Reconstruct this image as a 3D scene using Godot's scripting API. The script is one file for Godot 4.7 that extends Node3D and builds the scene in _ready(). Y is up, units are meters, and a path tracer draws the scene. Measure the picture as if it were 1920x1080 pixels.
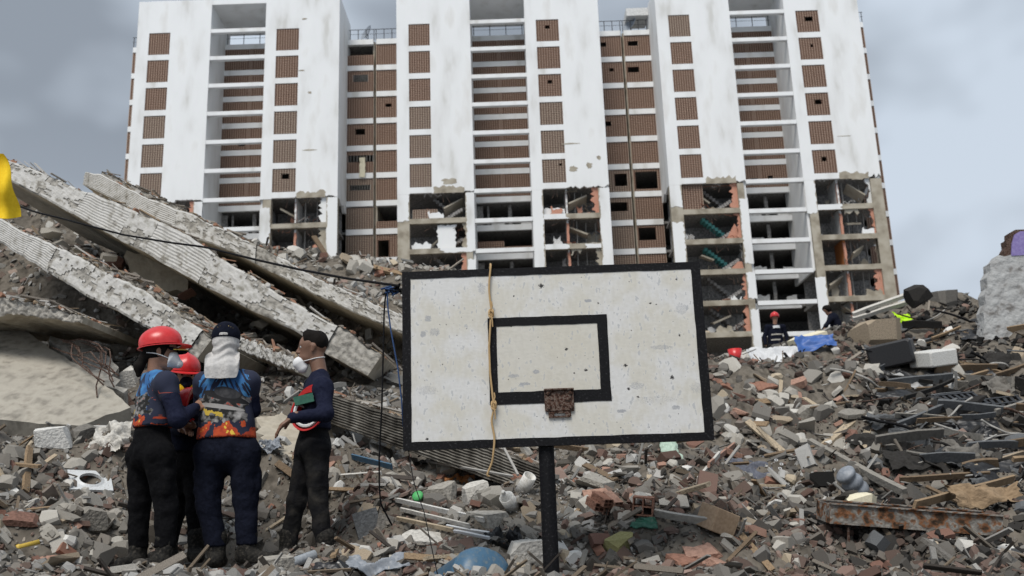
extends Node3D
# A collapsed housing block: rubble field, backboard, rescue workers, standing damaged towers.

const F := 1800.0
var CB := Basis(Vector3.RIGHT, deg_to_rad(14.25)) * Basis(Vector3(0, 0, 1), deg_to_rad(-2.0))
var M := {}
var used := {}
var rng := RandomNumberGenerator.new()
var nz := FastNoiseLite.new()

# ---------------------------------------------------------------- basics
func P(px: float, py: float, z: float) -> Vector3:      # point at depth z along a line of sight
	var d := CB * Vector3((px - 960.0) / F, -(py - 540.0) / F, -1.0)
	return d * (z / -d.z)

func C(r: float, g: float, b: float, a := 1.0) -> Color:
	var c := Color(r, g, b).linear_to_srgb()
	c.a = a
	return c

func numbered(n: String) -> String:
	if not used.has(n):
		used[n] = 0
		return n
	used[n] += 1
	return "%s_%03d" % [n, used[n]]

func tag(o: Node3D, label: String, category: String, group := "", kind := "") -> Node3D:
	o.set_meta("label", label)
	if category != "": o.set_meta("category", category)
	if group != "": o.set_meta("group", group)
	if kind != "": o.set_meta("kind", kind)
	return o

func thing(called: String, label: String, category: String, at := Vector3.ZERO, group := "") -> Node3D:
	var o := Node3D.new()
	o.name = numbered(called)
	add_child(o)
	o.position = at
	tag(o, label, category, group)
	return o

func S() -> SurfaceTool:
	var st := SurfaceTool.new()
	st.begin(Mesh.PRIMITIVE_TRIANGLES)
	st.set_smooth_group(-1)
	return st

func part(called: String, mesh: Mesh, m: Material, parent: Node, at := Vector3.ZERO) -> MeshInstance3D:
	var o := MeshInstance3D.new()
	o.name = called if parent != self else numbered(called)
	o.mesh = mesh
	o.material_override = m
	o.position = at
	parent.add_child(o, true)
	return o

func fin(st: SurfaceTool) -> ArrayMesh:
	st.generate_normals()
	return st.commit()

func put(called: String, st: SurfaceTool, m: Material, parent: Node, at := Vector3.ZERO) -> MeshInstance3D:
	return part(called, fin(st), m, parent, at)

func tri(st: SurfaceTool, a: Vector3, b: Vector3, c: Vector3) -> void:
	st.add_vertex(a); st.add_vertex(b); st.add_vertex(c)

func quad(st: SurfaceTool, a: Vector3, b: Vector3, c: Vector3, d: Vector3) -> void:
	tri(st, a, b, c); tri(st, a, c, d)

func obox(st: SurfaceTool, c: Vector3, s: Vector3, b := Basis()) -> void:
	var v: Array[Vector3] = []
	for i in 8:
		v.append(c + b * Vector3(s.x * (0.5 if i & 1 else -0.5), s.y * (0.5 if i & 2 else -0.5), s.z * (0.5 if i & 4 else -0.5)))
	for q in [[4, 6, 7, 5], [1, 3, 2, 0], [5, 7, 3, 1], [0, 2, 6, 4], [6, 2, 3, 7], [0, 4, 5, 1]]:
		quad(st, v[q[0]], v[q[1]], v[q[2]], v[q[3]])

func bx(st: SurfaceTool, x0: float, x1: float, y0: float, y1: float, z0: float, z1: float) -> void:
	obox(st, Vector3((x0 + x1) / 2, (y0 + y1) / 2, (z0 + z1) / 2), Vector3(x1 - x0, y1 - y0, z1 - z0))

func cbox(st: SurfaceTool, c: Vector3, s: Vector3, e: float, b := Basis()) -> void:   # box with chamfered edges
	var pts := PackedVector2Array([Vector2(-s.x / 2 + e, -s.y / 2), Vector2(s.x / 2 - e, -s.y / 2), Vector2(s.x / 2, -s.y / 2 + e), Vector2(s.x / 2, s.y / 2 - e), Vector2(s.x / 2 - e, s.y / 2), Vector2(-s.x / 2 + e, s.y / 2), Vector2(-s.x / 2, s.y / 2 - e), Vector2(-s.x / 2, -s.y / 2 + e)])
	var rings: Array = []
	for k in 4:
		var z: float = [-s.z / 2, -s.z / 2 + e, s.z / 2 - e, s.z / 2][k]
		var ring: Array[Vector3] = []
		for p in pts:
			var q := p
			if k == 0 or k == 3: q = Vector2(signf(p.x) * maxf(absf(p.x) - e, 0.0), signf(p.y) * maxf(absf(p.y) - e, 0.0))
			ring.append(c + b * Vector3(q.x, q.y, z))
		rings.append(ring)
	for k in 3:
		for i in 8:
			var j := (i + 1) % 8
			quad(st, rings[k][i], rings[k + 1][i], rings[k + 1][j], rings[k][j])
	for i in range(1, 7):
		tri(st, rings[0][0], rings[0][i], rings[0][i + 1])
		tri(st, rings[3][0], rings[3][i + 1], rings[3][i])

func prism(st: SurfaceTool, pts: PackedVector2Array, z0: float, z1: float, t := Transform3D()) -> void:   # z1 > z0
	var p := pts
	if Geometry2D.is_polygon_clockwise(p): p.reverse()
	var ix := Geometry2D.triangulate_polygon(p)
	for i in range(0, ix.size(), 3):
		var a := p[ix[i]]; var b := p[ix[i + 1]]; var c := p[ix[i + 2]]
		if (b - a).cross(c - a) < 0:
			var s := b; b = c; c = s
		tri(st, t * Vector3(a.x, a.y, z1), t * Vector3(c.x, c.y, z1), t * Vector3(b.x, b.y, z1))
		tri(st, t * Vector3(a.x, a.y, z0), t * Vector3(b.x, b.y, z0), t * Vector3(c.x, c.y, z0))
	for i in p.size():
		var a := p[i]; var b := p[(i + 1) % p.size()]
		quad(st, t * Vector3(a.x, a.y, z0), t * Vector3(a.x, a.y, z1), t * Vector3(b.x, b.y, z1), t * Vector3(b.x, b.y, z0))

func jag(x0: float, x1: float, y0: float, y1: float, al: float, ar: float, ab: float, at: float, sd := 0) -> PackedVector2Array:   # rectangle whose sides are torn by the given amounts
	var r := RandomNumberGenerator.new()
	r.seed = hash(sd * 7919 + int(x0 * 100) * 31 + int(y0 * 100))
	var p := PackedVector2Array()
	var sides := [[Vector2(x0, y0), Vector2(x1, y0), Vector2(0, 1), ab], [Vector2(x1, y0), Vector2(x1, y1), Vector2(-1, 0), ar], [Vector2(x1, y1), Vector2(x0, y1), Vector2(0, -1), at], [Vector2(x0, y1), Vector2(x0, y0), Vector2(1, 0), al]]
	for k in 4:
		var s: Array = sides[k]
		var prev: Array = sides[(k + 3) % 4]
		var ln: float = s[0].distance_to(s[1])
		var n := 1 if s[3] == 0.0 else maxi(3, int(ln / 0.22))
		for i in n:
			var q: Vector2 = s[0].lerp(s[1], (i + (r.randf_range(-0.3, 0.3) if i > 0 else 0.0)) / n)
			if s[3] > 0.0: q += s[2] * r.randf() * s[3]
			if i == 0 and prev[3] > 0.0: q += prev[2] * r.randf() * prev[3]
			p.append(q)
	return p

func tube(st: SurfaceTool, pts: Array, r: float, sides := 6, r2 := -1.0) -> void:
	if r2 < 0: r2 = r
	var rings: Array = []
	var up := Vector3(0.13, 0.97, 0.21)
	for i in pts.size():
		var d: Vector3 = (pts[mini(i + 1, pts.size() - 1)] - pts[maxi(i - 1, 0)]).normalized()
		if absf(d.dot(up)) > 0.95: up = Vector3(1, 0.1, 0)
		var u := up.cross(d).normalized()
		var v := d.cross(u)
		var ring: Array[Vector3] = []
		var rr := lerpf(r, r2, float(i) / maxi(1, pts.size() - 1))
		for k in sides:
			var a := TAU * k / sides
			ring.append(pts[i] + (u * cos(a) + v * sin(a)) * rr)
		rings.append(ring)
	for i in rings.size() - 1:
		for k in sides:
			var j := (k + 1) % sides
			quad(st, rings[i][k], rings[i][j], rings[i + 1][j], rings[i + 1][k])
	for k in range(1, sides - 1):
		tri(st, rings[0][0], rings[0][k + 1], rings[0][k])
		tri(st, rings[-1][0], rings[-1][k], rings[-1][k + 1])

func lathe(st: SurfaceTool, prof: Array, sides := 24, t := Transform3D(), dent := 0.0) -> void:    # prof: Vector2(radius, height)
	for i in prof.size() - 1:
		for k in sides:
			var v: Array[Vector3] = []
			for q in [[i, k], [i + 1, k], [i + 1, k + 1], [i, k + 1]]:
				var a: float = TAU * (q[1] % sides) / sides
				var p: Vector2 = prof[q[0]]
				var w := Vector3(p.x * cos(a), p.y, p.x * sin(a))
				if dent > 0: w += Vector3(nz.get_noise_3dv(w * 300), nz.get_noise_3dv(w * 300 + Vector3(50, 0, 0)), nz.get_noise_3dv(w * 300 + Vector3(0, 50, 0))) * dent
				v.append(t * w)
			if v[0].distance_squared_to(v[3]) < 1e-10: tri(st, v[0], v[1], v[2])
			elif v[1].distance_squared_to(v[2]) < 1e-10: tri(st, v[0], v[1], v[3])
			else: quad(st, v[0], v[1], v[2], v[3])

func crumple(st: SurfaceTool, w: float, l: float, amp: float, t: Transform3D, sd: int, freq := 2.2, n := 26, thick := 0.006, ragged := 0.12) -> void:   # a draped or crumpled sheet, with two faces
	var f := FastNoiseLite.new()
	f.seed = sd
	f.frequency = freq
	f.fractal_octaves = 4
	var g: Array = []
	for i in n + 1:
		var row: Array[Vector3] = []
		for j in n + 1:
			var u := float(i) / n - 0.5; var v := float(j) / n - 0.5
			var e := 1.0 + ragged * f.get_noise_2d(sin(atan2(v, u)) * 3.0 + 9.0, cos(atan2(v, u)) * 3.0)
			var q := Vector3(u * w * e, 0, v * l * e)
			var rd := 1.0 - absf(f.get_noise_2d(u * w + 5.0, v * l)) * 2.2
			q += Vector3(f.get_noise_2d(u * w + 31.0, v * l) * 0.6, rd, f.get_noise_2d(u * w, v * l + 47.0) * 0.6) * amp
			row.append(q)
		g.append(row)
	st.set_smooth_group(0)
	for side in 2:
		var o := Vector3(0, -thick * side, 0)
		for i in n:
			for j in n:
				if side == 0: quad(st, t * (g[i][j] + o), t * (g[i + 1][j] + o), t * (g[i + 1][j + 1] + o), t * (g[i][j + 1] + o))
				else: quad(st, t * (g[i][j] + o), t * (g[i][j + 1] + o), t * (g[i + 1][j + 1] + o), t * (g[i + 1][j] + o))

# ---------------------------------------------------------------- materials
func ntex(cols: Array, freq: float, sd: int, oct := 5, size := 512) -> NoiseTexture2D:
	var t := NoiseTexture2D.new()
	t.width = size; t.height = size
	t.seamless = true
	t.seamless_blend_skirt = 0.25
	var n := FastNoiseLite.new()
	n.seed = sd; n.frequency = freq; n.fractal_octaves = oct
	n.noise_type = FastNoiseLite.TYPE_SIMPLEX_SMOOTH
	t.noise = n
	var g := Gradient.new()
	g.offsets = PackedFloat32Array()
	var of := PackedFloat32Array(); var cc := PackedColorArray()
	for c in cols:
		of.append(c[0]); cc.append(c[1])
	g.offsets = of; g.colors = cc
	t.color_ramp = g
	return t

var bumps := {}
func bump(kind: String) -> NoiseTexture2D:
	if not bumps.has(kind):
		var t := NoiseTexture2D.new()
		t.width = 512; t.height = 512
		t.seamless = true
		t.as_normal_map = true
		var n := FastNoiseLite.new()
		n.fractal_octaves = 5
		n.seed = kind.hash() % 1000
		if kind == "rough":
			n.frequency = 0.03
			t.bump_strength = 9.0
		elif kind == "wrinkle":
			n.noise_type = FastNoiseLite.TYPE_SIMPLEX_SMOOTH
			n.fractal_type = FastNoiseLite.FRACTAL_RIDGED
			n.fractal_octaves = 3
			n.frequency = 0.008
			n.domain_warp_enabled = true
			n.domain_warp_amplitude = 40.0
			n.domain_warp_frequency = 0.01
			t.bump_strength = 14.0
		elif kind == "fine":
			n.frequency = 0.09
			t.bump_strength = 5.0
		else:
			n.noise_type = FastNoiseLite.TYPE_CELLULAR
			n.frequency = 0.035
			t.bump_strength = 7.0
		t.noise = n
		bumps[kind] = t
	return bumps[kind]

func mat(id: String, cols: Array, freq := 0.02, uv := 1.0, rough := 0.9, b := "", bs := 1.0, world := false, tri_ := true) -> StandardMaterial3D:
	var m := StandardMaterial3D.new()
	m.resource_name = id
	if cols.size() == 1: m.albedo_color = cols[0]
	else:
		var ramp: Array = []
		for i in cols.size():
			ramp.append(cols[i] if cols[i] is Array else [0.22 + 0.56 * i / (cols.size() - 1), cols[i]])
		m.albedo_texture = ntex(ramp, freq, id.hash() % 9999)
	m.roughness = rough
	m.metallic_specular = 0.5 if rough < 0.6 else 0.22
	m.uv1_triplanar = tri_
	m.uv1_world_triplanar = world
	m.uv1_scale = Vector3.ONE * uv
	if b != "":
		m.normal_enabled = true
		m.normal_texture = bump(b)
		m.normal_scale = bs
	M[id] = m
	return m

func materials() -> void:
	# building
	mat("white_wall", [[0.10, C(.56, .555, .53)], [0.26, C(.67, .67, .66)], [0.45, C(.72, .725, .72)], [0.7, C(.735, .74, .735)], [0.92, C(.66, .655, .635)]], 0.012, 0.04, 0.85, "", 0.25, true).uv1_scale = Vector3(.05, .016, .05)
	mat("concrete", [C(.24, .21, .165), C(.33, .295, .235), C(.40, .365, .30)], 0.012, 0.10, 0.95, "", 0.6, true)
	mat("brick_a", [C(.165, .098, .072), C(.22, .135, .10), C(.14, .088, .068)], 0.05, 0.5, 0.9, "", 1, true)
	mat("brick_b", [C(.18, .125, .097), C(.24, .17, .132), C(.155, .108, .085)], 0.05, 0.5, 0.9, "", 1, true)
	mat("brick_c", [C(.34, .25, .19), C(.42, .315, .245)], 0.05, 0.5, 0.9, "", 1, true)
	mat("mortar", [C(.36, .29, .23), C(.46, .38, .305)], 0.04, 0.5, 0.9, "", 1, true)
	mat("pink_brick", [C(.45, .20, .13), C(.55, .29, .21), C(.38, .19, .14)], 0.03, 0.7, 0.95, "rough", 0.6, true)
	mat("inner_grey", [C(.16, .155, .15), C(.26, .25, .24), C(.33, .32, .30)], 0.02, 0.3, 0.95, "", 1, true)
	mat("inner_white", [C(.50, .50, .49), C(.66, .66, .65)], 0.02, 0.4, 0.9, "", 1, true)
	mat("teal", [C(.10, .34, .32), C(.16, .42, .39)], 0.02, 1, 0.8)
	mat("orange_wall", [C(.42, .15, .05), C(.50, .21, .08)], 0.02, 1, 0.8)
	mat("dark_metal", [C(.03, .03, .035), C(.06, .06, .065)], 0.03, 1, 0.55)
	mat("pipe_grey", [C(.30, .29, .27), C(.38, .37, .35)], 0.03, 1, 0.6)
	mat("dish", [C(.22, .25, .29), C(.30, .33, .37)], 0.03, 1, 0.6)
	# slabs and rubble
	mat("slab_paint", [[0.14, C(.15, .135, .112)], [0.25, C(.33, .315, .28)], [0.30, C(.44, .43, .405)], [0.62, C(.53, .52, .50)], [0.76, C(.42, .41, .38)], [0.92, C(.27, .255, .22)]], 0.016, 0.6, 0.92, "fine", 0.25, true)
	mat("slab_dust", [C(.30, .265, .21), C(.43, .39, .32), C(.35, .32, .265)], 0.015, 0.35, 0.95, "rough", 0.5, true)
	mat("rib_dark", [[0.25, C(.035, .032, .028)], [0.5, C(.13, .12, .105)], [0.8, C(.30, .285, .255)]], 0.016, 0.6, 0.95, "fine", 0.4, true)
	mat("slab_grey", [[0.12, C(.14, .128, .11)], [0.3, C(.26, .24, .205)], [0.42, C(.34, .315, .27)], [0.62, C(.37, .345, .295)], [0.8, C(.29, .265, .225)], [0.92, C(.17, .155, .13)]], 0.018, 0.45, 0.95, "cell", 0.35, true)
	mat("slab_raw", [C(.19, .18, .165), C(.31, .295, .265), C(.42, .40, .365)], 0.025, 0.8, 0.97, "cell", 1.0, true)
	mat("ground", [[0.2, C(.05, .044, .037)], [0.4, C(.105, .092, .076)], [0.55, C(.17, .15, .125)], [0.8, C(.13, .115, .096)]], 0.03, 0.35, 0.97, "cell", 1.0, true)
	var k := mat("stone", [C(.62, .62, .62), C(.82, .82, .82), C(1, 1, 1)], 0.03, 3.0, 0.95, "rough", 0.9)
	k.vertex_color_use_as_albedo = true
	for q in [["grey_a", .33, .31, .275], ["grey_b", .24, .225, .20], ["grey_c", .42, .40, .36], ["grey_d", .165, .155, .14], ["white_a", .62, .61, .58], ["white_b", .52, .50, .46], ["red_a", .27, .145, .105], ["red_b", .35, .215, .165], ["red_c", .20, .115, .09], ["beige", .42, .355, .265], ["tan", .33, .27, .20], ["wood_a", .27, .195, .125], ["wood_b", .17, .125, .085], ["wood_c", .40, .33, .24], ["char", .035, .033, .031], ["tile", .50, .51, .50], ["slate", .12, .125, .13]]:
		var c := C(q[1], q[2], q[3])
		mat(q[0], [C(q[1] * .78, q[2] * .78, q[3] * .78), c, C(minf(q[1] * 1.12, .8), minf(q[2] * 1.12, .8), minf(q[3] * 1.12, .8))], 0.02, 2.2, 0.94, "rough", 0.8)
	# objects
	mat("black_paint", [[0.25, C(.006, .006, .007)], [0.74, C(.010, .010, .012)], [0.84, C(.05, .05, .052)]], 0.05, 2.0, 0.6, "fine", 0.15).metallic_specular = 0.25
	mat("rust", [[0.2, C(.025, .018, .015)], [0.45, C(.075, .038, .027)], [0.62, C(.16, .135, .115)], [0.8, C(.055, .024, .018)]], 0.02, 3.0, 0.85, "fine", 0.5)
	mat("rust_pan", [[0.2, C(.05, .035, .025)], [0.38, C(.20, .09, .045)], [0.5, C(.15, .135, .12)], [0.68, C(.26, .25, .23)], [0.85, C(.16, .075, .04)]], 0.02, 0.9, 0.7, "rough", 0.5)
	mat("rope", [C(.36, .24, .12), C(.52, .37, .20)], 0.1, 8.0, 0.95)
	mat("rubber", [C(.006, .006, .007), C(.014, .014, .015)], 0.05, 2.0, 0.7)
	mat("blue_cord", [C(.03, .06, .14), C(.05, .09, .20)], 0.05, 4.0, 0.7)
	mat("red_plastic", [C(.52, .022, .025), C(.60, .035, .035)], 0.03, 2.0, 0.32)
	mat("yellow_flag", [C(.72, .47, .02), C(.80, .55, .03)], 0.03, 2.0, 0.8)
	mat("navy", [[0.2, C(.005, .006, .012)], [0.8, C(.009, .011, .021)]], 0.03, 2.0, 0.95, "wrinkle", 0.45)
	mat("navy_shirt", [[0.2, C(.009, .011, .026)], [0.8, C(.017, .020, .040)]], 0.03, 2.2, 0.95, "wrinkle", 0.5)
	mat("black_trousers", [[0.2, C(.004, .004, .005)], [0.8, C(.008, .008, .009)]], 0.03, 1.8, 0.95, "wrinkle", 0.5)
	mat("dusty_trousers", [[0.2, C(.007, .007, .009)], [0.55, C(.012, .012, .013)], [0.85, C(.035, .032, .028)], [0.97, C(.07, .065, .057)]], 0.008, 1.2, 0.95, "wrinkle", 0.6)
	mat("boot", [[0.2, C(.010, .010, .010)], [0.6, C(.028, .026, .023)], [0.85, C(.085, .076, .064)]], 0.02, 4.0, 0.75, "rough", 0.6)
	mat("skin_dark", [C(.17, .09, .058), C(.205, .11, .072)], 0.03, 6.0, 0.55)
	mat("skin_mid", [C(.24, .125, .08), C(.30, .165, .11)], 0.03, 6.0, 0.55)
	mat("hair", [C(.006, .005, .005), C(.014, .011, .009)], 0.15, 8.0, 0.75, "fine", 1.0)
	mat("mask", [C(.68, .69, .70), C(.76, .77, .78)], 0.03, 8.0, 0.9)
	mat("cloth_white", [C(.42, .41, .40), C(.52, .51, .50)], 0.03, 3.0, 0.95, "wrinkle", 0.6)
	mat("white_plastic", [[0.2, C(.42, .41, .37)], [0.5, C(.64, .63, .60)], [0.8, C(.70, .70, .68)]], 0.03, 3.0, 0.5)
	mat("enamel", [[0.15, C(.25, .22, .18)], [0.32, C(.50, .51, .51)], [0.7, C(.60, .62, .63)]], 0.03, 4.0, 0.35)
	mat("blue_drum", [[0.2, C(.12, .15, .17)], [0.45, C(.035, .095, .165)], [0.8, C(.05, .12, .195)]], 0.02, 2.5, 0.45)
	mat("blue_tarp", [C(.03, .09, .30), C(.05, .13, .38)], 0.03, 2.0, 0.5)
	mat("white_tarp", [C(.56, .57, .58), C(.70, .71, .72)], 0.02, 2.0, 0.7)
	mat("grey_cloth", [C(.095, .10, .125), C(.15, .16, .19)], 0.02, 3.0, 0.95, "fine", 0.5)
	mat("grey_bag", [C(.17, .19, .22), C(.26, .28, .31)], 0.02, 3.0, 0.5)
	mat("cardboard", [C(.33, .235, .155), C(.42, .31, .215)], 0.02, 3.0, 0.9)
	mat("green", [C(.06, .36, .10), C(.09, .43, .14)], 0.02, 3.0, 0.5)
	mat("dark_green", [C(.01, .08, .05), C(.02, .12, .075)], 0.02, 3.0, 0.5)
	mat("olive", [C(.27, .25, .11), C(.36, .33, .16)], 0.03, 3.0, 0.95, "rough", 0.6)
	mat("hivis", [C(.42, .72, .02), C(.50, .80, .04)], 0.03, 3.0, 0.8)
	mat("foam", [C(.62, .57, .42), C(.72, .67, .52)], 0.03, 3.0, 0.9)
	mat("purple", [C(.20, .16, .36), C(.26, .22, .43)], 0.02, 1.0, 0.9)
	mat("wall_grey", [[0.15, C(.20, .19, .18)], [0.35, C(.34, .34, .335)], [0.8, C(.42, .425, .42)]], 0.02, 0.3, 0.93, "rough", 0.5)
	mat("alu", [C(.50, .51, .52), C(.60, .61, .62)], 0.03, 3.0, 0.4)
	mat("black_plastic", [C(.010, .010, .011), C(.024, .024, .026)], 0.03, 3.0, 0.45)
	mat("amber", [C(.30, .11, .03), C(.42, .18, .06)], 0.03, 3.0, 0.5)
	mat("pale_green", [C(.33, .44, .36), C(.45, .55, .47)], 0.03, 3.0, 0.8)
	mat("gold", [C(.55, .38, .06), C(.65, .46, .09)], 0.03, 3.0, 0.5)
	mat("bottle", [C(.20, .22, .24), C(.30, .32, .34)], 0.03, 3.0, 0.2)
# ---------------------------------------------------------------- ground
# measured points of the rubble surface: column, row in the picture's survey, depth in metres
const SURVEY := [
	[-300, 1125, 4.6], [200, 1125, 4.6], [700, 1125, 4.6], [1200, 1125, 4.6], [1700, 1125, 4.6], [2200, 1125, 4.6],
	[-100, 1060, 6.0], [60, 1066, 6.2], [240, 1112, 6.3], [300, 1104, 6.7], [420, 1104, 6.7], [520, 1104, 6.7], [600, 1104, 6.8], [660, 1098, 6.5], [760, 1105, 5.7], [880, 1112, 5.5], [1000, 1112, 5.6], [1120, 1105, 5.6], [1250, 1085, 5.5], [1500, 1085, 5.4], [1800, 1085, 5.4], [2050, 1080, 5.4], [260, 1094, 6.9], [340, 1092, 7.1], [480, 1090, 7.1], [570, 1092, 7.1], [540, 1080, 7.3],
	[-60, 950, 7.2], [100, 960, 7.2], [0, 870, 8.3], [120, 830, 9.0], [60, 800, 9.6], [230, 800, 9.2], [330, 990, 7.7], [470, 985, 7.7], [330, 800, 9.2], [470, 860, 8.3],
	[60, 720, 11.5], [200, 715, 11.5], [330, 715, 11.0], [100, 690, 13.5], [280, 690, 13.5], [-200, 760, 11.0], [-250, 700, 14.0], [-150, 300, 18.5], [0, 345, 18.5], [150, 395, 18.5], [300, 455, 18.5], [-150, 420, 17.2], [20, 450, 17.2], [200, 500, 17.2], [340, 540, 17.2],
	[480, 760, 9.6], [540, 720, 10.6], [600, 985, 7.5], [560, 850, 8.4], [640, 1000, 6.7], [700, 985, 6.5], [690, 900, 7.5], [620, 850, 8.3], [700, 885, 7.9], [790, 915, 7.5], [900, 945, 7.1], [1000, 960, 6.9], [1040, 950, 7.2], [700, 740, 10.4], [640, 745, 9.9], [740, 700, 12.5], [620, 660, 13.5],
	[850, 880, 8.6], [1000, 900, 8.2], [1000, 1000, 6.4], [1000, 780, 10.5], [1000, 690, 14.0],
	[1100, 890, 7.8], [1200, 850, 8.6], [1200, 950, 7.0], [1340, 770, 11.0], [1340, 705, 15.0], [1360, 690, 20.0], [1420, 672, 22.0], [1500, 652, 21.0], [1480, 705, 16.0], [1500, 775, 12.0], [1500, 865, 9.4], [1500, 960, 7.4],
	[1700, 985, 6.6], [1700, 865, 9.0], [1700, 765, 11.5], [1650, 685, 16.0], [1620, 618, 23.0], [1700, 578, 24.0], [1760, 563, 24.0], [1840, 590, 22.0], [1840, 660, 17.0], [1840, 750, 12.5], [1840, 860, 9.3], [1900, 950, 7.2], [1950, 575, 22.0], [2100, 560, 22.0], [2080, 710, 13.0], [2080, 860, 9.0],
	[560, 482, 19.0], [640, 490, 18.5], [700, 497, 18.0], [770, 512, 18.0], [860, 530, 20.0], [640, 540, 16.0], [740, 570, 15.5], [1000, 640, 20.0], [1200, 680, 22.0], [480, 475, 21.0], [380, 500, 22.0], [200, 500, 24.0], [-100, 500, 24.0]]
const GX := 300
const GZ := 330
var ctrl := PackedVector3Array()
var hgt := PackedFloat32Array()

func zrow(j: float) -> float:       # metres ahead of the camera
	var t := j / GZ
	if t < 0.8: return 2.5 + 29.5 * pow(t / 0.8, 1.55) if t > 0.04 else lerpf(-12.0, zrow(0.0401 * GZ), t / 0.04)
	return 32.0 * pow(1500.0 / 32.0, (t - 0.8) / 0.2)
func jrow(z: float) -> float:
	var lo := 0.0; var hi := float(GZ)
	for i in 14:
		var m := (lo + hi) / 2
		if zrow(m) < z: lo = m
		else: hi = m
	return lo
func wide(z: float) -> float:
	return 0.85 * (absf(z) + 5.0)

func raw(x: float, z: float) -> float:
	var num := 0.0; var den := 0.0
	for c in ctrl:
		var dx := c.x - x; var dz := c.z - z
		var w := 1.0 / pow(dx * dx + dz * dz + 0.04, 1.8)
		num += w * c.y; den += w
	var h := num / den
	var lump := nz.get_noise_2d(x * 90, z * 90) * 0.20 + nz.get_noise_2d(x * 300 + 90, z * 300) * 0.085
	return h + lump * clampf((z - 3.0) / 4.0, 0.15, 1.0) * clampf(60.0 / maxf(z, 1.0), 0.0, 1.0)

func T(x: float, z: float) -> float:     # z positive ahead
	var j := clampf(jrow(z), 0, GZ - 0.001)
	var zz := zrow(j)
	var i := clampf((x / wide(zz) * 0.5 + 0.5) * GX, 0, GX - 0.001)
	var a := int(i); var b := int(j)
	var u := i - a; var v := j - b
	var r := b * (GX + 1) + a
	return lerpf(lerpf(hgt[r], hgt[r + 1], u), lerpf(hgt[r + GX + 1], hgt[r + GX + 2], u), v)

func G(px: float, py: float, z0 := 4.4) -> Vector3:   # where a line of sight meets the rubble
	var z := z0
	while z < 45.0:
		var p := P(px, py, z)
		if p.y <= T(p.x, z): return p
		z += 0.02 + z * 0.004
	return P(px, py, 20.0)

func slope(x: float, z: float) -> Vector3:
	var e := 0.15
	return Vector3(T(x - e, z) - T(x + e, z), 2 * e, T(x, z + e) - T(x, z - e)).normalized()

func ground() -> void:
	for s in SURVEY: 
		var p := P(s[0], s[1], s[2])
		ctrl.append(Vector3(p.x, p.y, s[2]))
	for q in [[-8, -.55, 0], [0, -.6, 1], [8, -.55, 0], [-3, -.5, 3], [0, -.5, 3], [3, -.5, 3], [0, -.8, -8], [-14, 2.5, 30], [0, 3, 30], [14, 4, 30], [-30, 2.2, 45], [0, 2.2, 45], [30, 2.2, 45], [0, 2, 90], [-60, 2, 90], [60, 2, 90], [0, 2, 300], [400, 2, 900], [-400, 2, 900], [-25, 2, 12], [25, 3, 14], [26, 4, 24], [-22, 2, 20]]:
		ctrl.append(Vector3(q[0], q[1], q[2]))
	hgt.resize((GX + 1) * (GZ + 1))
	var st := SurfaceTool.new()
	st.begin(Mesh.PRIMITIVE_TRIANGLES)
	for j in GZ + 1:
		var z := zrow(j)
		for i in GX + 1:
			var x := (2.0 * i / GX - 1.0) * wide(z)
			var h := raw(x, z)
			hgt[j * (GX + 1) + i] = h
			st.add_vertex(Vector3(x, h, -z))
	for j in GZ:
		for i in GX:
			var a := j * (GX + 1) + i
			for k in [a, a + GX + 1, a + GX + 2, a, a + GX + 2, a + 1]: st.add_index(k)
	var o := put("ground", st, M.ground, self)
	o.set_meta("kind", "structure")
	o.set_meta("label", "dusty broken earth and crushed masonry under the rubble field")

# ---------------------------------------------------------------- rubble pieces
func chunk(r: RandomNumberGenerator, s: Vector3, cuts: int, lo := 0.55, hi := 0.85) -> ArrayMesh:   # a box broken by random planes
	var h := s / 2
	var polys: Array = []
	var v: Array[Vector3] = []
	for i in 8: v.append(Vector3(h.x if i & 1 else -h.x, h.y if i & 2 else -h.y, h.z if i & 4 else -h.z))
	for q in [[4, 6, 7, 5], [1, 3, 2, 0], [5, 7, 3, 1], [0, 2, 6, 4], [6, 2, 3, 7], [0, 4, 5, 1]]:
		polys.append([v[q[0]], v[q[1]], v[q[2]], v[q[3]]])
	for c in cuts:
		var n := Vector3(r.randfn(), r.randfn(), r.randfn()).normalized()
		var n2 := Vector3(n.x / s.x, n.y / s.y, n.z / s.z).normalized()
		var d := (absf(n2.x) * h.x + absf(n2.y) * h.y + absf(n2.z) * h.z) * r.randf_range(lo, hi)
		var out: Array = []
		var rim: Array[Vector3] = []
		for p in polys:
			var q: Array[Vector3] = []
			for i in p.size():
				var a: Vector3 = p[i]; var b: Vector3 = p[(i + 1) % p.size()]
				var da := a.dot(n2) - d; var db := b.dot(n2) - d
				if da <= 0: q.append(a)
				if da * db < 0:
					var x := a.lerp(b, da / (da - db))
					q.append(x); rim.append(x)
			if q.size() > 2: out.append(q)
		if rim.size() > 2:
			var m := Vector3.ZERO
			for p in rim: m += p / rim.size()
			var u := n2.cross(Vector3(0.3, 0.9, 0.2)).normalized()
			var w := n2.cross(u)
			rim.sort_custom(func(a, b): return atan2((a - m).dot(w), (a - m).dot(u)) > atan2((b - m).dot(w), (b - m).dot(u)))
			var cap: Array[Vector3] = []
			for p in rim:
				if cap.is_empty() or cap[-1].distance_to(p) > 1e-5: cap.append(p)
			if cap.size() > 2: out.append(cap)
		polys = out
	var st := S()
	for p in polys:
		for i in range(1, p.size() - 1): tri(st, p[0], p[i], p[i + 1])
	return fin(st)

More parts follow.
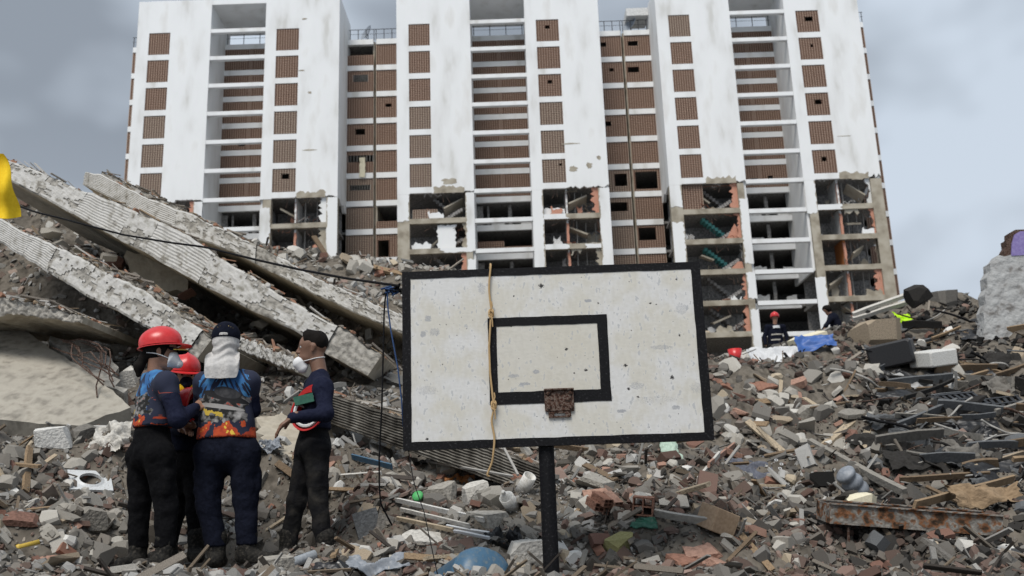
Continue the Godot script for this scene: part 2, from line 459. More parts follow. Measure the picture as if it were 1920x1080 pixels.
func hollow(s: Vector3, nx: int, ny: int) -> ArrayMesh:    # hollow clay block, its cells run along z
	var st := S()
	var w := minf(s.x, s.y) * 0.085
	for i in nx + 1:
		var x := -s.x / 2 + w / 2 + (s.x - w) * i / nx
		obox(st, Vector3(x, 0, 0), Vector3(w, s.y, s.z))
	for j in ny + 1:
		var y := -s.y / 2 + w / 2 + (s.y - w) * j / ny
		for i in nx:
			var x0 := -s.x / 2 + w + (s.x - w) * i / nx
			var x1 := -s.x / 2 + (s.x - w) * (i + 1) / nx
			obox(st, Vector3((x0 + x1) / 2, y, 0), Vector3(x1 - x0, w, s.z * 0.995))
	return fin(st)

func lie(x: float, z: float, r: RandomNumberGenerator, tilt: float) -> Basis:
	var n := (slope(x, z) + Vector3(r.randfn(), 0, r.randfn()) * tilt).normalized()
	var u := n.cross(Vector3(0, 0.1, 1)).normalized()
	return Basis(u, n, u.cross(n)) * Basis(Vector3.UP, r.randf() * TAU)

var shapes := {}
func rubble_shapes() -> void:
	var r := RandomNumberGenerator.new()
	r.seed = 11
	shapes.block = []; shapes.shard = []; shapes.brick = []; shapes.stick = []
	for i in 10: shapes.block.append(chunk(r, Vector3(1, r.randf_range(.38, .8), r.randf_range(.5, .95)), r.randi_range(10, 22), .45, .85))
	for i in 8: shapes.shard.append(chunk(r, Vector3(1, r.randf_range(.14, .28), r.randf_range(.5, .9)), r.randi_range(5, 8), .5, .85))
	for i in 5: shapes.brick.append(chunk(r, Vector3(1, r.randf_range(.3, .45), r.randf_range(.45, .7)), r.randi_range(2, 4), .62, .9))
	for i in 4: shapes.stick.append(chunk(r, Vector3(1, r.randf_range(.03, .06), r.randf_range(.05, .12)), 4, .8, .95))

var keep: Array = []
func kept(x: float, z: float) -> bool:
	for k in keep:
		if absf(x - k.x) < k.z and absf(z - k.y) < k.z: return true
	return false

func covered(p: Vector3) -> bool:      # keep clear of the people, the pole and the slab faces
	for q in [[-2.42, 6.6, .34], [-1.98, 6.7, .42], [-1.36, 6.85, .42], [-2.2, 7.15, .25]]:
		if Vector2(p.x - q[0], -p.z - q[1]).length() < q[2]: return true
	return false

func rubble_mass() -> void:
	var r := RandomNumberGenerator.new()
	r.seed = 5
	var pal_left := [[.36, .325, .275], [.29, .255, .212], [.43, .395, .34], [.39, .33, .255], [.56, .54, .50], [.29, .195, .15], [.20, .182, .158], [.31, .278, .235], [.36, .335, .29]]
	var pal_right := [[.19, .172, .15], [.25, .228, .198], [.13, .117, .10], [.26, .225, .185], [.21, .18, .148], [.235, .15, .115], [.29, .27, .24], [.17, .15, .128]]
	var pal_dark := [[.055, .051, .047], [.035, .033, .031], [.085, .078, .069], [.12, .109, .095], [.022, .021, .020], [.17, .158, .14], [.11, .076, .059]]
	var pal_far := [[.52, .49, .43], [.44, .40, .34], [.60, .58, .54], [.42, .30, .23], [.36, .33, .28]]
	var all: Array = []
	for k in ["block", "shard", "brick", "stick"]:
		for m in shapes[k]: all.append([k, m, [], []])
	var pick := func(kind: String) -> Array:
		while true:
			var a: Array = all[r.randi_range(0, all.size() - 1)]
			if a[0] == kind: return a
		return []
	for i in 104000:
		var grade := 0 if i < 52000 else (1 if i < 102000 else 2)     # fines, stones, blocks
		var z := 4.5 * pow((11.0 if grade == 0 else 27.0) / 4.5, r.randf())
		var px := r.randf_range(-160, 2080)
		var q := P(px, 800, z)
		var x := q.x
		var kind: String = ["block", "block", "shard", "shard", "shard", "brick", "stick"][r.randi_range(0, 6)]
		var s := 0.010 + 0.026 * pow(r.randf(), 2.0)
		if grade == 1: s = (0.028 + 0.085 * pow(r.randf(), 2.6) + 0.0022 * z) * (1.3 if z > 12 else 1.0)
		if grade == 2:
			s = 0.11 + 0.16 * pow(r.randf(), 2.0)
			if z < 6.8: continue
			if kind == "block": kind = "shard"
		if kind == "stick":
			if r.randf() < 0.45 or grade == 2: continue
			s *= 2.6
		var y := T(x, z)
		var zone := nz.get_noise_2d(x * 32 + 500, z * 32 - 300)
		var bare := nz.get_noise_2d(x * 45 - 700, z * 45 + 100)
		if grade > 0 and bare > 0.16 and r.randf() < 0.75: continue      # patches of bare grit
		if covered(q) and s > 0.05: continue
		if s > 0.035 and kept(x, z): continue
		var c: Array
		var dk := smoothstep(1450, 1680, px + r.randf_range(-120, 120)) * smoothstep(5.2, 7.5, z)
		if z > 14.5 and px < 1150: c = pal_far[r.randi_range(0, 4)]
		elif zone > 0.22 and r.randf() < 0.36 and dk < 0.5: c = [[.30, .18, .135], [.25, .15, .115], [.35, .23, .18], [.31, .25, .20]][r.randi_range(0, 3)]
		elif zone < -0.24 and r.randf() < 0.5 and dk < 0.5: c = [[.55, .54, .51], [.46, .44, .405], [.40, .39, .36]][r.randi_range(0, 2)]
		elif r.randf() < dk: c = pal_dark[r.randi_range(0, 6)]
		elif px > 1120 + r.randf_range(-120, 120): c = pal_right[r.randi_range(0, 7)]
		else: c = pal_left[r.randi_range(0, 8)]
		if (kind == "brick" and r.randf() < 0.35) or (px > 1020 and px < 1650 and r.randf() < 0.05): c = [[.30, .18, .135], [.24, .135, .10], [.36, .235, .185]][r.randi_range(0, 2)]
		if kind == "stick": c = [[.27, .20, .13], [.38, .32, .25], [.12, .10, .085], [.5, .48, .44]][r.randi_range(0, 3)]
		var v := r.randf_range(.42, 1.02)
		var a: Array = pick.call(kind)
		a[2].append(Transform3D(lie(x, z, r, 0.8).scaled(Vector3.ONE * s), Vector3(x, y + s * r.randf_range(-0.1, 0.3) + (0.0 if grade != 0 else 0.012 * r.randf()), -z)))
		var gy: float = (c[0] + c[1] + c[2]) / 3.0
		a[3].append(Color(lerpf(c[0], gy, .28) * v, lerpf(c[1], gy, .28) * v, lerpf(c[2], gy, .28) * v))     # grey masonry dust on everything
	var n := 0
	for a in all:
		var mm := MultiMesh.new()
		mm.transform_format = MultiMesh.TRANSFORM_3D
		mm.use_colors = true
		mm.mesh = a[1]
		mm.instance_count = a[2].size()
		for i in a[2].size():
			mm.set_instance_transform(i, a[2][i])
			mm.set_instance_color(i, a[3][i])
		var o := MultiMeshInstance3D.new()
		o.multimesh = mm
		o.material_override = M.stone
		if n == 0: 
			rubble_root = Node3D.new()
			rubble_root.name = "rubble"
			add_child(rubble_root)
			tag(rubble_root, "small crushed stones, brick bits and splinters covering the whole rubble field", "rubble", "", "stuff")
		o.name = {"block": "stones", "shard": "shards", "brick": "brick_bits", "stick": "splinters"}[a[0]]
		o.set_meta("kind", "stuff")
		rubble_root.add_child(o, true)
		n += 1
var rubble_root: Node3D

func rubble_pieces() -> void:        # the larger pieces, each a thing of its own
	var r := RandomNumberGenerator.new()
	r.seed = 77
	var zones := [
		["among the rubble left of the rescue workers", -40, 235, 790, 1075, 95],
		["among the rubble between the workers and the black pole", 480, 1000, 840, 1075, 125],
		["among the rubble right of the black pole", 1050, 1500, 830, 1075, 120],
		["on the brown slope behind the backboard's right edge", 1345, 1640, 660, 850, 120],
		["among the dark debris at the right edge", 1640, 1930, 600, 1075, 130],
		["on the pale rubble crest behind the tilted slabs", 470, 760, 455, 520, 60]]
	var kinds := [
		["concrete_chunk", "block",  " concrete chunk ", "chunk", ["grey_a", "grey_b", "grey_c", "grey_d"], 30, .08, .19, "concrete chunks"],
		["concrete_shard", "shard", " concrete shard ", "shard", ["grey_a", "grey_b", "grey_c", "tan"], 26, .10, .20, "concrete shards"],
		["brick_fragment", "brick", " brick fragment ", "brick", ["red_a", "red_b", "red_c"], 14, .075, .15, "brick fragments"],
		["plaster_lump", "block", " plaster lump ", "plaster", ["white_a", "white_b", "beige"], 14, .07, .14, "plaster lumps"],
		["wood_splinter", "stick", " wooden stick ", "stick", ["wood_a", "wood_b", "wood_c"], 12, .28, .62, "wooden sticks"]]
	for zi in zones.size():
		var zn: Array = zones[zi]
		for k in kinds:
			var n: int = int(zn[5] * k[5] / 100.0)
			for i in n:
				var p := G(r.randf_range(zn[1], zn[2]), r.randf_range(zn[3], zn[4]))
				if covered(p) or kept(p.x, -p.z): continue
				var z := -p.z
				var s := r.randf_range(k[6], k[7]) * (1.0 if z < 9 else (1.5 if z < 14 else 2.0))
				var ms: Array = shapes[k[1]]
				var mt: String = k[4][r.randi_range(0, k[4].size() - 1)]
				if zi == 4 and r.randf() < 0.85: mt = ["grey_d", "char", "wood_b", "slate"][r.randi_range(0, 3)] if k[0] != "plaster_lump" else mt
				if zi == 4 and k[0] == "brick_fragment": mt = "red_c"
				if zi == 4 and (k[0] == "concrete_chunk" or k[0] == "concrete_shard") and mt == "wood_b": mt = "grey_b"
				if zi == 4 and k[0] == "wood_splinter" and mt == "slate": mt = "char"
				var o := part(k[0], ms[r.randi_range(0, ms.size() - 1)], M[mt], self)
				o.transform = Transform3D(lie(p.x, z, r, 0.4).scaled(Vector3.ONE * s), Vector3(p.x, T(p.x, z) + s * (0.16 if k[1] == "block" else 0.06), p.z))
				var word: String = {"grey_a": "mid grey", "grey_b": "dull grey", "grey_c": "pale grey", "grey_d": "dark grey", "tan": "tan", "red_a": "red", "red_b": "pinkish red", "red_c": "dark red", "white_a": "bright white", "white_b": "off-white", "beige": "beige", "wood_a": "brown", "wood_b": "dark brown", "wood_c": "pale", "char": "black", "slate": "slate grey"}[mt]
				var big := "large " if s > (k[6] + k[7]) * 0.5 * (1.0 if z < 9 else (1.5 if z < 14 else 2.0)) else "small "
				tag(o, big + word + k[2] + zn[0], k[3], k[4 + 4] + " " + zn[0])
# ---------------------------------------------------------------- the three towers
const STOREY := 3.107
func L(k: int) -> float: return 48.47 - STOREY * k

var screens := {}
func screen(w: float, h: float, hole := Rect2(), top := 0.0) -> Array:    # pierced brick screen: [bricks, mortar]; origin at its lower left corner, cells open to the front
	var key := "%.2f %.2f %s %.2f" % [w, h, str(hole), top]
	if screens.has(key): return screens[key]
	var a := S(); var b := S()
	var nx := maxi(2, int(round(w / 0.25))); var ny := maxi(2, int(round(h / 0.20)))
	var hh := h - top
	for j in ny + 1:
		var y := h * j / ny
		if y > hh + 0.01: continue
		var spans := [[0.0, w]]
		if hole.size.x > 0 and y > hole.position.y and y < hole.end.y: spans = [[0.0, hole.position.x], [hole.end.x, w]]
		for s in spans:
			if s[1] - s[0] > 0.02: bx(a, s[0], s[1], y - 0.05, y + 0.05, -0.14, -0.01)
	for i in nx + 1:
		var x := w * i / nx
		var spans := [[0.0, hh]]
		if hole.size.x > 0 and x > hole.position.x and x < hole.end.x: spans = [[0.0, hole.position.y], [hole.end.y, hh]]
		for s in spans:
			if s[1] - s[0] > 0.02: bx(b, x - 0.028, x + 0.028, s[0], s[1], -0.145, 0.0)
			if i < nx and s[1] - s[0] > 0.02: bx(a, x + w / nx / 2 - 0.02, x + w / nx / 2 + 0.02, s[0], s[1], -0.15, -0.03)
	screens[key] = [fin(a), fin(b)]
	return screens[key]

func add_screen(parent: Node, x: float, y: float, z: float, w: float, h: float, kind: int, hole := Rect2(), top := 0.0) -> void:
	var m := screen(w, h, hole, top)
	var o := part("brick_screen", m[0], M.brick_a if kind == 0 else M.brick_b, parent, Vector3(x, y, z))
	part("mortar_ribs", m[1], M.mortar if kind == 1 else M.brick_c, o)

func slab_plaster(parent: Node, pts: PackedVector2Array, z: float, t := 0.03) -> void:
	var st := S()
	prism(st, pts, z + 0.002, z + t)
	put("plaster", st, M.white_wall, parent)

func tower(ti: int, x0: float, label: String) -> void:
	var t := thing("apartment_building", label, "building", Vector3(x0, 0, -90.0), "white apartment towers")
	var r := RandomNumberGenerator.new()
	r.seed = 40 + ti
	var top := 55.25
	var bot := 6.0
	var lastk: int = [5, 5, 5][ti]
	var W := 21.05
	# front walls: piers and the bands between the windows
	for side in 2:
		var a: float = [0.0, 13.35][side]; var b: float = [7.65, W][side]
		var wl: float = [1.25, 14.5][side]; var wr: float = [3.45, 16.85][side]
		var end := L(lastk) - 0.12
		var st := S()
		prism(st, jag(a, wl, end, top, 0, 0, 0, 0.04, 1), -0.3, 0)
		prism(st, jag(wr, b, end, top, 0, 0, 0.3 if ti != 2 or side == 0 else 0.5, 0.04, 2 + ti), -0.3, 0)
		bx(st, wl, wr, L(0) + 3.08, top, -0.3, 0)
		for k in lastk + 1: bx(st, wl, wr, L(k) - 0.03, L(k) + 0.58, -0.3, 0)
		put("front_wall", st, M.white_wall, t)
		for k in lastk + 1:
			var hole := Rect2()
			if ti == 0 and side == 1 and k == 5: hole = Rect2(0.8, 1.35, 0.85, 0.6)
			if ti == 1 and side == 1 and (k == 0 or k == 2): hole = Rect2(0.95, 1.5, 0.45, 0.4)
			if ti == 1 and side == 1 and k == 5: hole = Rect2(1.6, 1.75, 0.4, 0.3)
			if ti == 2 and side == 1 and k == 0: hole = Rect2(0.8, 1.3, 0.95, 0.5)
			if ti == 2 and side == 1 and k == 1: hole = Rect2(1.2, 1.4, 0.25, 0.35)
			if ti == 2 and side == 1 and k == 3: hole = Rect2(0.8, 1.25, 0.8, 0.5)
			if ti == 2 and side == 1 and k == 5: hole = Rect2(0.8, 1.3, 0.6, 0.45)
			add_screen(t, wl, L(k) + 0.58, -0.06, wr - wl, 2.5, 1 if (ti == 2 and side == 0 and k == 0) or k > 2 and ti < 2 else 0, hole)
	# side walls, roof slab and walls of the open stair slot
	for q in [["side_wall", 0.0, 0.3], ["side_wall", W - 0.3, W], ["slot_wall", 7.4, 7.65], ["slot_wall", 13.35, 13.6]]:
		var st := S()
		var back := -6.6
		var foot := L(lastk) - 0.12 if q[0] == "side_wall" else L(8)
		var zy := PackedVector2Array([Vector2(-0.3, foot), Vector2(-0.3, top), Vector2(back, top + 0.15), Vector2(back, foot)])
		if q[0] == "side_wall":
			zy = PackedVector2Array([Vector2(-0.3, foot), Vector2(-0.3, top), Vector2(back, top + 0.15), Vector2(back, foot + 0.2), Vector2(-4.2, foot - 0.3), Vector2(-3.4, foot + 0.3), Vector2(-2.2, foot - 0.2), Vector2(-1.2, foot + 0.15)])
		prism(st, zy, q[1], q[2], Transform3D(Basis(Vector3(0, 0, 1), Vector3(0, 1, 0), Vector3(1, 0, 0)), Vector3.ZERO))
		put(q[0], st, M.white_wall, t)
	var rs := S()
	bx(rs, 7.65, 13.35, 54.62, top - 0.06, -6.6, -0.02)
	put("roof_slab", rs, M.white_wall, t)
	rs = S()
	bx(rs, 0.3, 7.4, 54.9, top - 0.1, -6.6, -0.3)
	put("roof_slab", rs, M.concrete, t)
	rs = S()
	bx(rs, 13.6, W - 0.3, 54.9, top - 0.1, -6.6, -0.3)
	put("roof_slab", rs, M.concrete, t)
	if ti == 2:
		rs = S()
		bx(rs, -2.4, -0.01, 54.3, 55.2, -7.5, -4.6)
		put("roof_canopy", rs, M.inner_white, t)
	# beams across the slot
	for k in range(-1, 11):
		var st := S()
		cbox(st, Vector3(10.5, L(k), -0.25), Vector3(5.7 - 0.004, 0.44, 0.45), 0.02)
		put("slot_beam", st, M.white_wall, t)
	# rear plane at 5 m: slot back, side wings
	var lw := -2.6 if ti == 0 else -3.0
	var rw := W + (2.5 if ti == 2 else 3.0)
	for k in range(-1, 10):
		var y0 := L(k) + 1.1
		var h := STOREY - 0.6
		for seg in [[lw + 0.2, 0.0, 0], [7.65, 13.35, 1], [W, rw - 0.2, 2]]:
			var st := S()
			bx(st, seg[0], seg[1], L(k) + 0.5, L(k) + 1.1, -5.3, -4.98 if seg[2] == 1 else -4.85)
			put("floor_band", st, M.white_wall, t)
			if k == -1: continue
			var w: float = seg[1] - seg[0]
			if seg[2] == 1:
				if k < 6 or (k == 6 and false):
					add_screen(t, seg[0], y0, -5.02, w * 0.5 - 0.2, h, 0, Rect2(1.8, .5, .7, .6) if (k == 5 and ti == 2) or (k == 3 and ti == 0) else Rect2())
					add_screen(t, seg[0] + w * 0.5 + 0.2, y0, -5.02, w * 0.5 - 0.2, h, 0, Rect2(.5, .7, .6, .6) if k == 5 and ti == 2 else Rect2())
					st = S()
					bx(st, seg[0] + w * 0.5 - 0.2, seg[0] + w * 0.5 + 0.2, y0, y0 + h, -5.2, -5.0)
					put("brick_pier", st, M.brick_b, t)
				elif k == 7 and ti == 1:
					add_screen(t, seg[0], y0, -5.02, w * 0.48, 1.3, 0)
					add_screen(t, seg[0] + w * 0.5, y0, -5.02, w * 0.5, 0.7, 0)
				else:      # opened rooms: broken rear walls
					for q in [[0.0, .7, 2.5], [1.1, 1.35, 2.5], [1.5, 2.9, 1.2], [3.3, 3.7, 2.5], [4.6, 5.7, 1.1]]:
						st = S()
						prism(st, jag(seg[0] + q[0], seg[0] + q[1], y0, y0 + q[2], 0, 0.08, 0, 0.25 if q[2] < 2 else 0.0, k), -6.3, -6.15)
						put("partition_wall", st, M.inner_white if q[2] < 2 else M.inner_grey, t)
				continue
			var hole := Rect2()
			var cut := 0.0
			if ti == 0 and seg[2] == 2:
				if k == 0: cut = 1.2
				if k == 1: hole = Rect2(0.6, 1.2, 1.6, 0.85)
				if k == 3: hole = Rect2(0.8, 1.3, 1.1, 0.65)
				if k == 4: hole = Rect2(0.1, 1.3, 2.7, 0.75)
				if k == 5: hole = Rect2(0.3, 1.2, 2.2, 0.6)
				if k == 6: cut = 0.2
			if ti == 1 and seg[2] == 0:
				if k == 2: hole = Rect2(1.0, 1.3, 0.6, 0.4)
				if k == 6: cut = 1.7
				if k == 7: hole = Rect2(0.2, 0.1, 1.1, 1.8)
			if ti == 1 and seg[2] == 2:
				if k == 0 or k == 3: hole = Rect2(0.5, 1.3, 0.7, 0.5)
				if k == 1: hole = Rect2(1.3, 1.4, 0.5, 0.4)
				if k == 5: hole = Rect2(1.2, 0.7, 1.3, 1.4)
				if k == 6: hole = Rect2(0.1, 1.0, 2.2, 1.0)
			if ti == 2 and seg[2] == 0:
				if k == 0: hole = Rect2(0.4, 1.3, 1.1, 0.55)
				if k == 1: hole = Rect2(0.2, 1.2, 1.2, 0.7)
				if k == 5: hole = Rect2(0.2, 0.3, 2.3, 1.9)
				if k == 7: hole = Rect2(0.1, 0.9, 1.8, 1.4)
			if ti == 2 and seg[2] == 2 and k == 4: hole = Rect2(0.4, 1.2, 0.7, 0.7)
			if k > 8 and seg[2] != 2: continue
			add_screen(t, seg[0], y0, -4.95, w, h, 1 if ti < 2 and k > 4 and seg[2] == 2 else 0, hole, cut)
			if hole.size.x > 1.5 and hole.size.y < 1.0:      # barred window
				st = S()
				for i in 9: bx(st, seg[0] + hole.position.x + hole.size.x * i / 8.0 - 0.02, seg[0] + hole.position.x + hole.size.x * i / 8.0 + 0.02, y0 + hole.position.y, y0 + hole.end.y, -4.94, -4.90)
				put("window_bars", st, M.pipe_grey, t)
	# roof terrace rails
	for seg in [[lw, -0.1], [W + 0.1, rw], [7.7, 13.3]]:
		var st := S()
		for i in 4:
			var x: float = lerpf(seg[0] + 0.15, seg[1] - 0.15, i / 3.0)
			tube(st, [Vector3(x, 52.68, -5.1), Vector3(x, 54.0, -5.1)], 0.045, 5)
		tube(st, [Vector3(seg[0], 54.0, -5.1), Vector3(seg[1], 54.0, -5.1)], 0.04, 5)
		tube(st, [Vector3(seg[0], 53.45, -5.1), Vector3(seg[1], 53.45, -5.1)], 0.02, 5)
		put("roof_railing", st, M.dark_metal, t)
	# core: floors, rear wall, outer side walls
	var st2 := S()
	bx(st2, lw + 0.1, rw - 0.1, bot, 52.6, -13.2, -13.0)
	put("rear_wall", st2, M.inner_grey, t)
	for x in [lw + 0.08, rw - 0.28]:
		st2 = S()
		bx(st2, x, x + 0.2, bot, 52.6, -13.0, -5.3)
		put("outer_wall", st2, M.concrete, t)
	for k in range(-1, 11):
		st2 = S()
		bx(st2, lw + 0.3, rw - 0.3, L(k) + 0.72, L(k) + 0.97, -12.99, -5.31)
		if k >= 0:
			bx(st2, 0.31, 7.39, L(k) + 0.1, L(k) + 0.36, -5.25, -0.32)
			bx(st2, 13.61, W - 0.31, L(k) + 0.1, L(k) + 0.36, -5.25, -0.32)
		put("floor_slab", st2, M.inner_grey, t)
	# dark partition between the front rooms and the core, behind the sound storeys
	st2 = S()
	bx(st2, 0.31, 7.39, L(5), 54.8, -5.29, -5.26)
	bx(st2, 13.61, W - 0.31, L(5), 54.8, -5.29, -5.26)
	put("partition_wall", st2, M.inner_grey, t)
	# opened storeys: columns with torn plaster, beams, rooms
	var cols := [[0.0, 1.2], [6.75, 7.38], [13.62, 14.45], [19.95, W]]
	var ends := L(lastk) - 0.13
	var tears: Array = [
		[[[29.0, ends]], [[9.0, ends]], [[9.0, 32.0]], [[9.0, ends]]],
		[[[29.9, ends], [9.0, 25.9]], [[26.6, ends], [9.0, 26.0]], [[9.0, ends]], [[9.0, ends]]],
		[[[30.4, ends], [9.0, 29.0]], [[24.4, 31.3], [20.9, 23.7], [9.0, 20.0]], [[29.3, ends], [17.5, 23.0]], []]][ti]
	for i in 4:
		st2 = S()
		var a: float = cols[i][0]; var b: float = cols[i][1]
		bx(st2, a, b, bot, ends, -0.75, -0.03)
		var col := put("column", st2, M.concrete, t)
		for q in tears[i]:
			var aa := a - (0.0 if i != 2 else 0.25); var bb := b + (0.25 if i == 1 else 0.0)
			slab_plaster(col, jag(aa, bb, q[0], q[1], 0.0 if i in [0, 2] else 0.16, 0.16 if i in [0, 2] else 0.0, 0.25, 0.2 if q[1] < ends - 0.1 else 0.0, i), -0.03, 0.03)
	for k in range(6, 11):
		for side in 2:
			var a: float = [1.2, 14.45][side]; var b: float = [6.75, 19.95][side]
			st2 = S()
			bx(st2, a, b, L(k) - 0.1, L(k) + 0.42, -0.45, -0.05)
			var bm := put("beam", st2, M.concrete, t)
			var y := L(k)
			if ti == 1:
				if side == 1: 
					slab_plaster(bm, jag(a, a + 2.6, y - 0.1, y + 0.42, 0, 0.7, 0, 0, k), -0.05)
					if k == 7: slab_plaster(bm, jag(b - 1.6, b, y - 0.1, y + 0.4, 0.3, 0, 0, 0.1, k), -0.05)
				elif k == 7: slab_plaster(bm, jag(a + 2.8, b, y - 0.1, y + 0.42, 0.6, 0, 0.1, 0, k), -0.05)
			elif ti == 2 and side == 1 and k == 6: slab_plaster(bm, jag(a, a + 2.5, y - 0.12, y + 0.42, 0, 0.3, 0, 0, k), -0.05)
			elif ti == 0 and side == 1 and k == 6: slab_plaster(bm, jag(a, a + 3.2, y - 0.1, y + 0.42, 0, 0.8, 0.1, 0, k), -0.05)
			room(t, ti, side, k, a, b, r)
	# torn edges above the opened storeys
	for side in 2:
		var a: float = [3.6, 16.9][side]; var b: float = [6.7, 19.9][side]
		st2 = S()
		prism(st2, jag(a, b, L(5) - 0.1, L(5) + 0.75, 0.1, 0.1, 0, 0.4, 9 + ti), 0.002, 0.016)
		if not (ti == 1 and side == 1) and not (ti == 0 and side == 0): put("bare_concrete_patch", st2, M.concrete, t)
	var patches: Array = [[[18.2, 37.9, 2.0, .22], [17.2, 46.7, .9, .18], [18.1, 44.2, .5, .3], [17.4, 52.6, .8, .25]], [[5.3, 34.0, 2.1, .9], [17.6, 34.9, 1.0, .8], [19.2, 35.2, .8, .9], [17.5, 37.6, 2.3, .18], [20.2, 36.0, .5, .6]], [[18.6, 33.0, 2.0, .7], [18.0, 37.4, 1.8, .12]]][ti]
	for q in patches:
		st2 = S()
		var poly := PackedVector2Array()
		for i in 18:
			var an := TAU * i / 18.0
			var rr := r.randf_range(0.55, 1.0)
			poly.append(Vector2(q[0] + cos(an) * q[2] * 0.5 * rr, q[1] + sin(an) * q[3] * 0.5 * rr))
		prism(st2, poly, 0.003, 0.012)
		put("bare_concrete_patch", st2, M.concrete, t)

func room(t: Node, ti: int, side: int, k: int, a: float, b: float, r: RandomNumberGenerator) -> void:
	var y := L(k) + 0.37
	var h := STOREY - 0.3
	var st := S()
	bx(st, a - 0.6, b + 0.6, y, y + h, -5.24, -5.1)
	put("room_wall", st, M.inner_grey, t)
	if side == 1 or ti == 0:
		var mid := a + 2.25
		st = S()
		prism(st, jag(-3.2, -0.5, y, y + h, 0, 0.12, 0, 0, k), mid, mid + 0.18, Transform3D(Basis(Vector3(0, 0, 1), Vector3(0, 1, 0), Vector3(1, 0, 0)), Vector3.ZERO))
		put("partition_wall", st, (M.orange_wall if ti == 2 and k == 8 else M.inner_white), t)
		st = S()
		prism(st, jag(mid - 0.05, mid + 0.25, y, y + h - 0.25, 0.06, 0.08, 0, 0.3, k + 3), -0.75, -0.5)
		put("broken_brick_edge", st, M.pink_brick, t)
		for i in 3:
			st = S()
			var x: float = mid + 1.0 + i * 0.95 + r.randf_range(-.2, .2)
			tube(st, [Vector3(x, y, -1.6 - i * .4), Vector3(x + r.randf_range(-.06, .06), y + h, -1.6 - i * .4)], 0.06, 6)
			put("pipe", st, M.pipe_grey, t)
		st = S()
		prism(st, jag(mid + 2.0, b + 0.3, y, y + 1.6 + r.randf() * 0.8, 0.3, 0, 0, 0.6, k), -3.4, -3.25)
		put("partition_wall", st, M.inner_grey if r.randf() < .4 else M.concrete, t)
		if k == 6 and ti == 1 or k == 7 and ti == 1:
			st = S()
			prism(st, jag(b - 1.4, b, y, y + 1.3, 0.6, 0, 0, 0.5, k), -0.8, -0.6)
			put("broken_wall", st, M.concrete, t)
			st = S()
			prism(st, jag(a, mid - 0.1, y - 0.02, y + (0.9 if k == 6 else 0.2), 0, 0.05, 0.0, 0.3, k), -0.75, -0.55)
			put("broken_wall", st, M.white_wall, t)
	else:
		# stair flights
		for f in 2:
			st = S()
			var s0 := Vector3(a + 2.2, y + h, -2.6) if f == 0 else Vector3(a + 3.3, y, -1.3)
			var s1 := Vector3(a + 4.6, y + 0.7, -2.6) if f == 0 else Vector3(a + 5.2, y + 1.15, -1.3)
			var n := 8
			for i in n:
				var p := s0.lerp(s1, (i + .5) / n)
				obox(st, p, Vector3(absf(s1.x - s0.x) / n + 0.02, 0.34, 1.1))
			put("stair_flight", st, M.teal if ti == 2 and f == 0 and k in [7, 8] else M.inner_grey, t)
		if ti == 1 and k == 6: add_screen(t, a + 0.3, y - 0.1, -0.5, 2.4, 1.2, 1)
		if ti == 1 and k == 7:
			st = S()
			prism(st, jag(a + 2.6, b - 0.9, y, y + h - 0.2, 0.2, 0.3, 0.1, 0.2, 4), -0.55, -0.35)
			put("broken_wall", st, M.white_wall, t)
			st = S()
			prism(st, jag(b - 0.85, b, y, y + h - 0.4, 0.1, 0.2, 0.1, 0.6, 5), -0.65, -0.45)
			put("broken_brick_edge", st, M.pink_brick, t)
		if ti == 2 and k == 6:
			add_screen(t, a, y, -0.35, 2.1, 2.6, 0)
			st = S()
			prism(st, jag(a + 2.2, b - 0.1, y, y + h - 0.1, 0.02, 0.25, 0.15, 0.05, 6), -1.0, -0.85)
			put("brick_wall", st, M.pink_brick, t)
		if ti == 2 and k == 7 or ti == 2 and k == 8:
			st = S()
			prism(st, PackedVector2Array([Vector2(b - 1.5, y), Vector2(b, y), Vector2(b - 0.1, y + 0.9), Vector2(b - 0.5, y + (1.7 if k == 7 else 0.9))]), -0.8, -0.6)
			put("broken_wall", st, M.pink_brick, t)
	# ragged strips of infill wall left hanging and standing round the opening
	for i in 3:
		st = S()
		var w: float = r.randf_range(.7, 2.2)
		var x := r.randf_range(a, b - w)
		if i == 0: prism(st, jag(x, x + w, y + h - r.randf_range(.3, .9), y + h - .06, .25, .25, .55, 0, k * 5 + i), -.42, -.24)
		elif i == 1: prism(st, jag(x, x + w, y + .06, y + r.randf_range(.4, 1.1), .25, .25, 0, .5, k * 5 + i), -.42, -.24)
		else: prism(st, jag(b - r.randf_range(.3, .9), b, y + .06, y + h - .06, .5, 0, 0, 0, k * 5 + i), -.44, -.26)
		put("ragged_wall_strip", st, [M.pink_brick, M.white_wall, M.concrete][r.randi_range(0, 2)], t)
	# torn remains: wall shards, a sagging slab piece, hanging bars
	for i in 4:
		st = S()
		var x := r.randf_range(a, b - .8)
		var z := -r.randf_range(0.6, 3.0)
		prism(st, jag(x, x + r.randf_range(.5, 1.4), y, y + r.randf_range(.5, 2.2), .2, .3, 0, .5, k * 9 + i), z - .14, z)
		put("wall_shard", st, [M.pink_brick, M.inner_white, M.concrete, M.inner_grey][r.randi_range(0, 3)], t)
	if r.randf() < .6:
		st = S()
		obox(st, Vector3(r.randf_range(a + 1, b - 1), y + h * .55, -1.4), Vector3(r.randf_range(1.2, 2.4), .16, 1.4), Basis.from_euler(Vector3(r.randf_range(-.4, .4), 0, r.randf_range(-.8, .8))))
		put("sagging_slab", st, M.concrete, t)
	for i in 3:
		st = S()
		var x := r.randf_range(a + .2, b - .2)
		tube(st, [Vector3(x, y + h, -.5), Vector3(x + r.randfn() * .1, y + h - .5, -.4), Vector3(x + r.randfn() * .3, y + h - r.randf_range(.7, 1.3), -.2)], .025, 4)
		put("hanging_bar", st, M.rust, t)
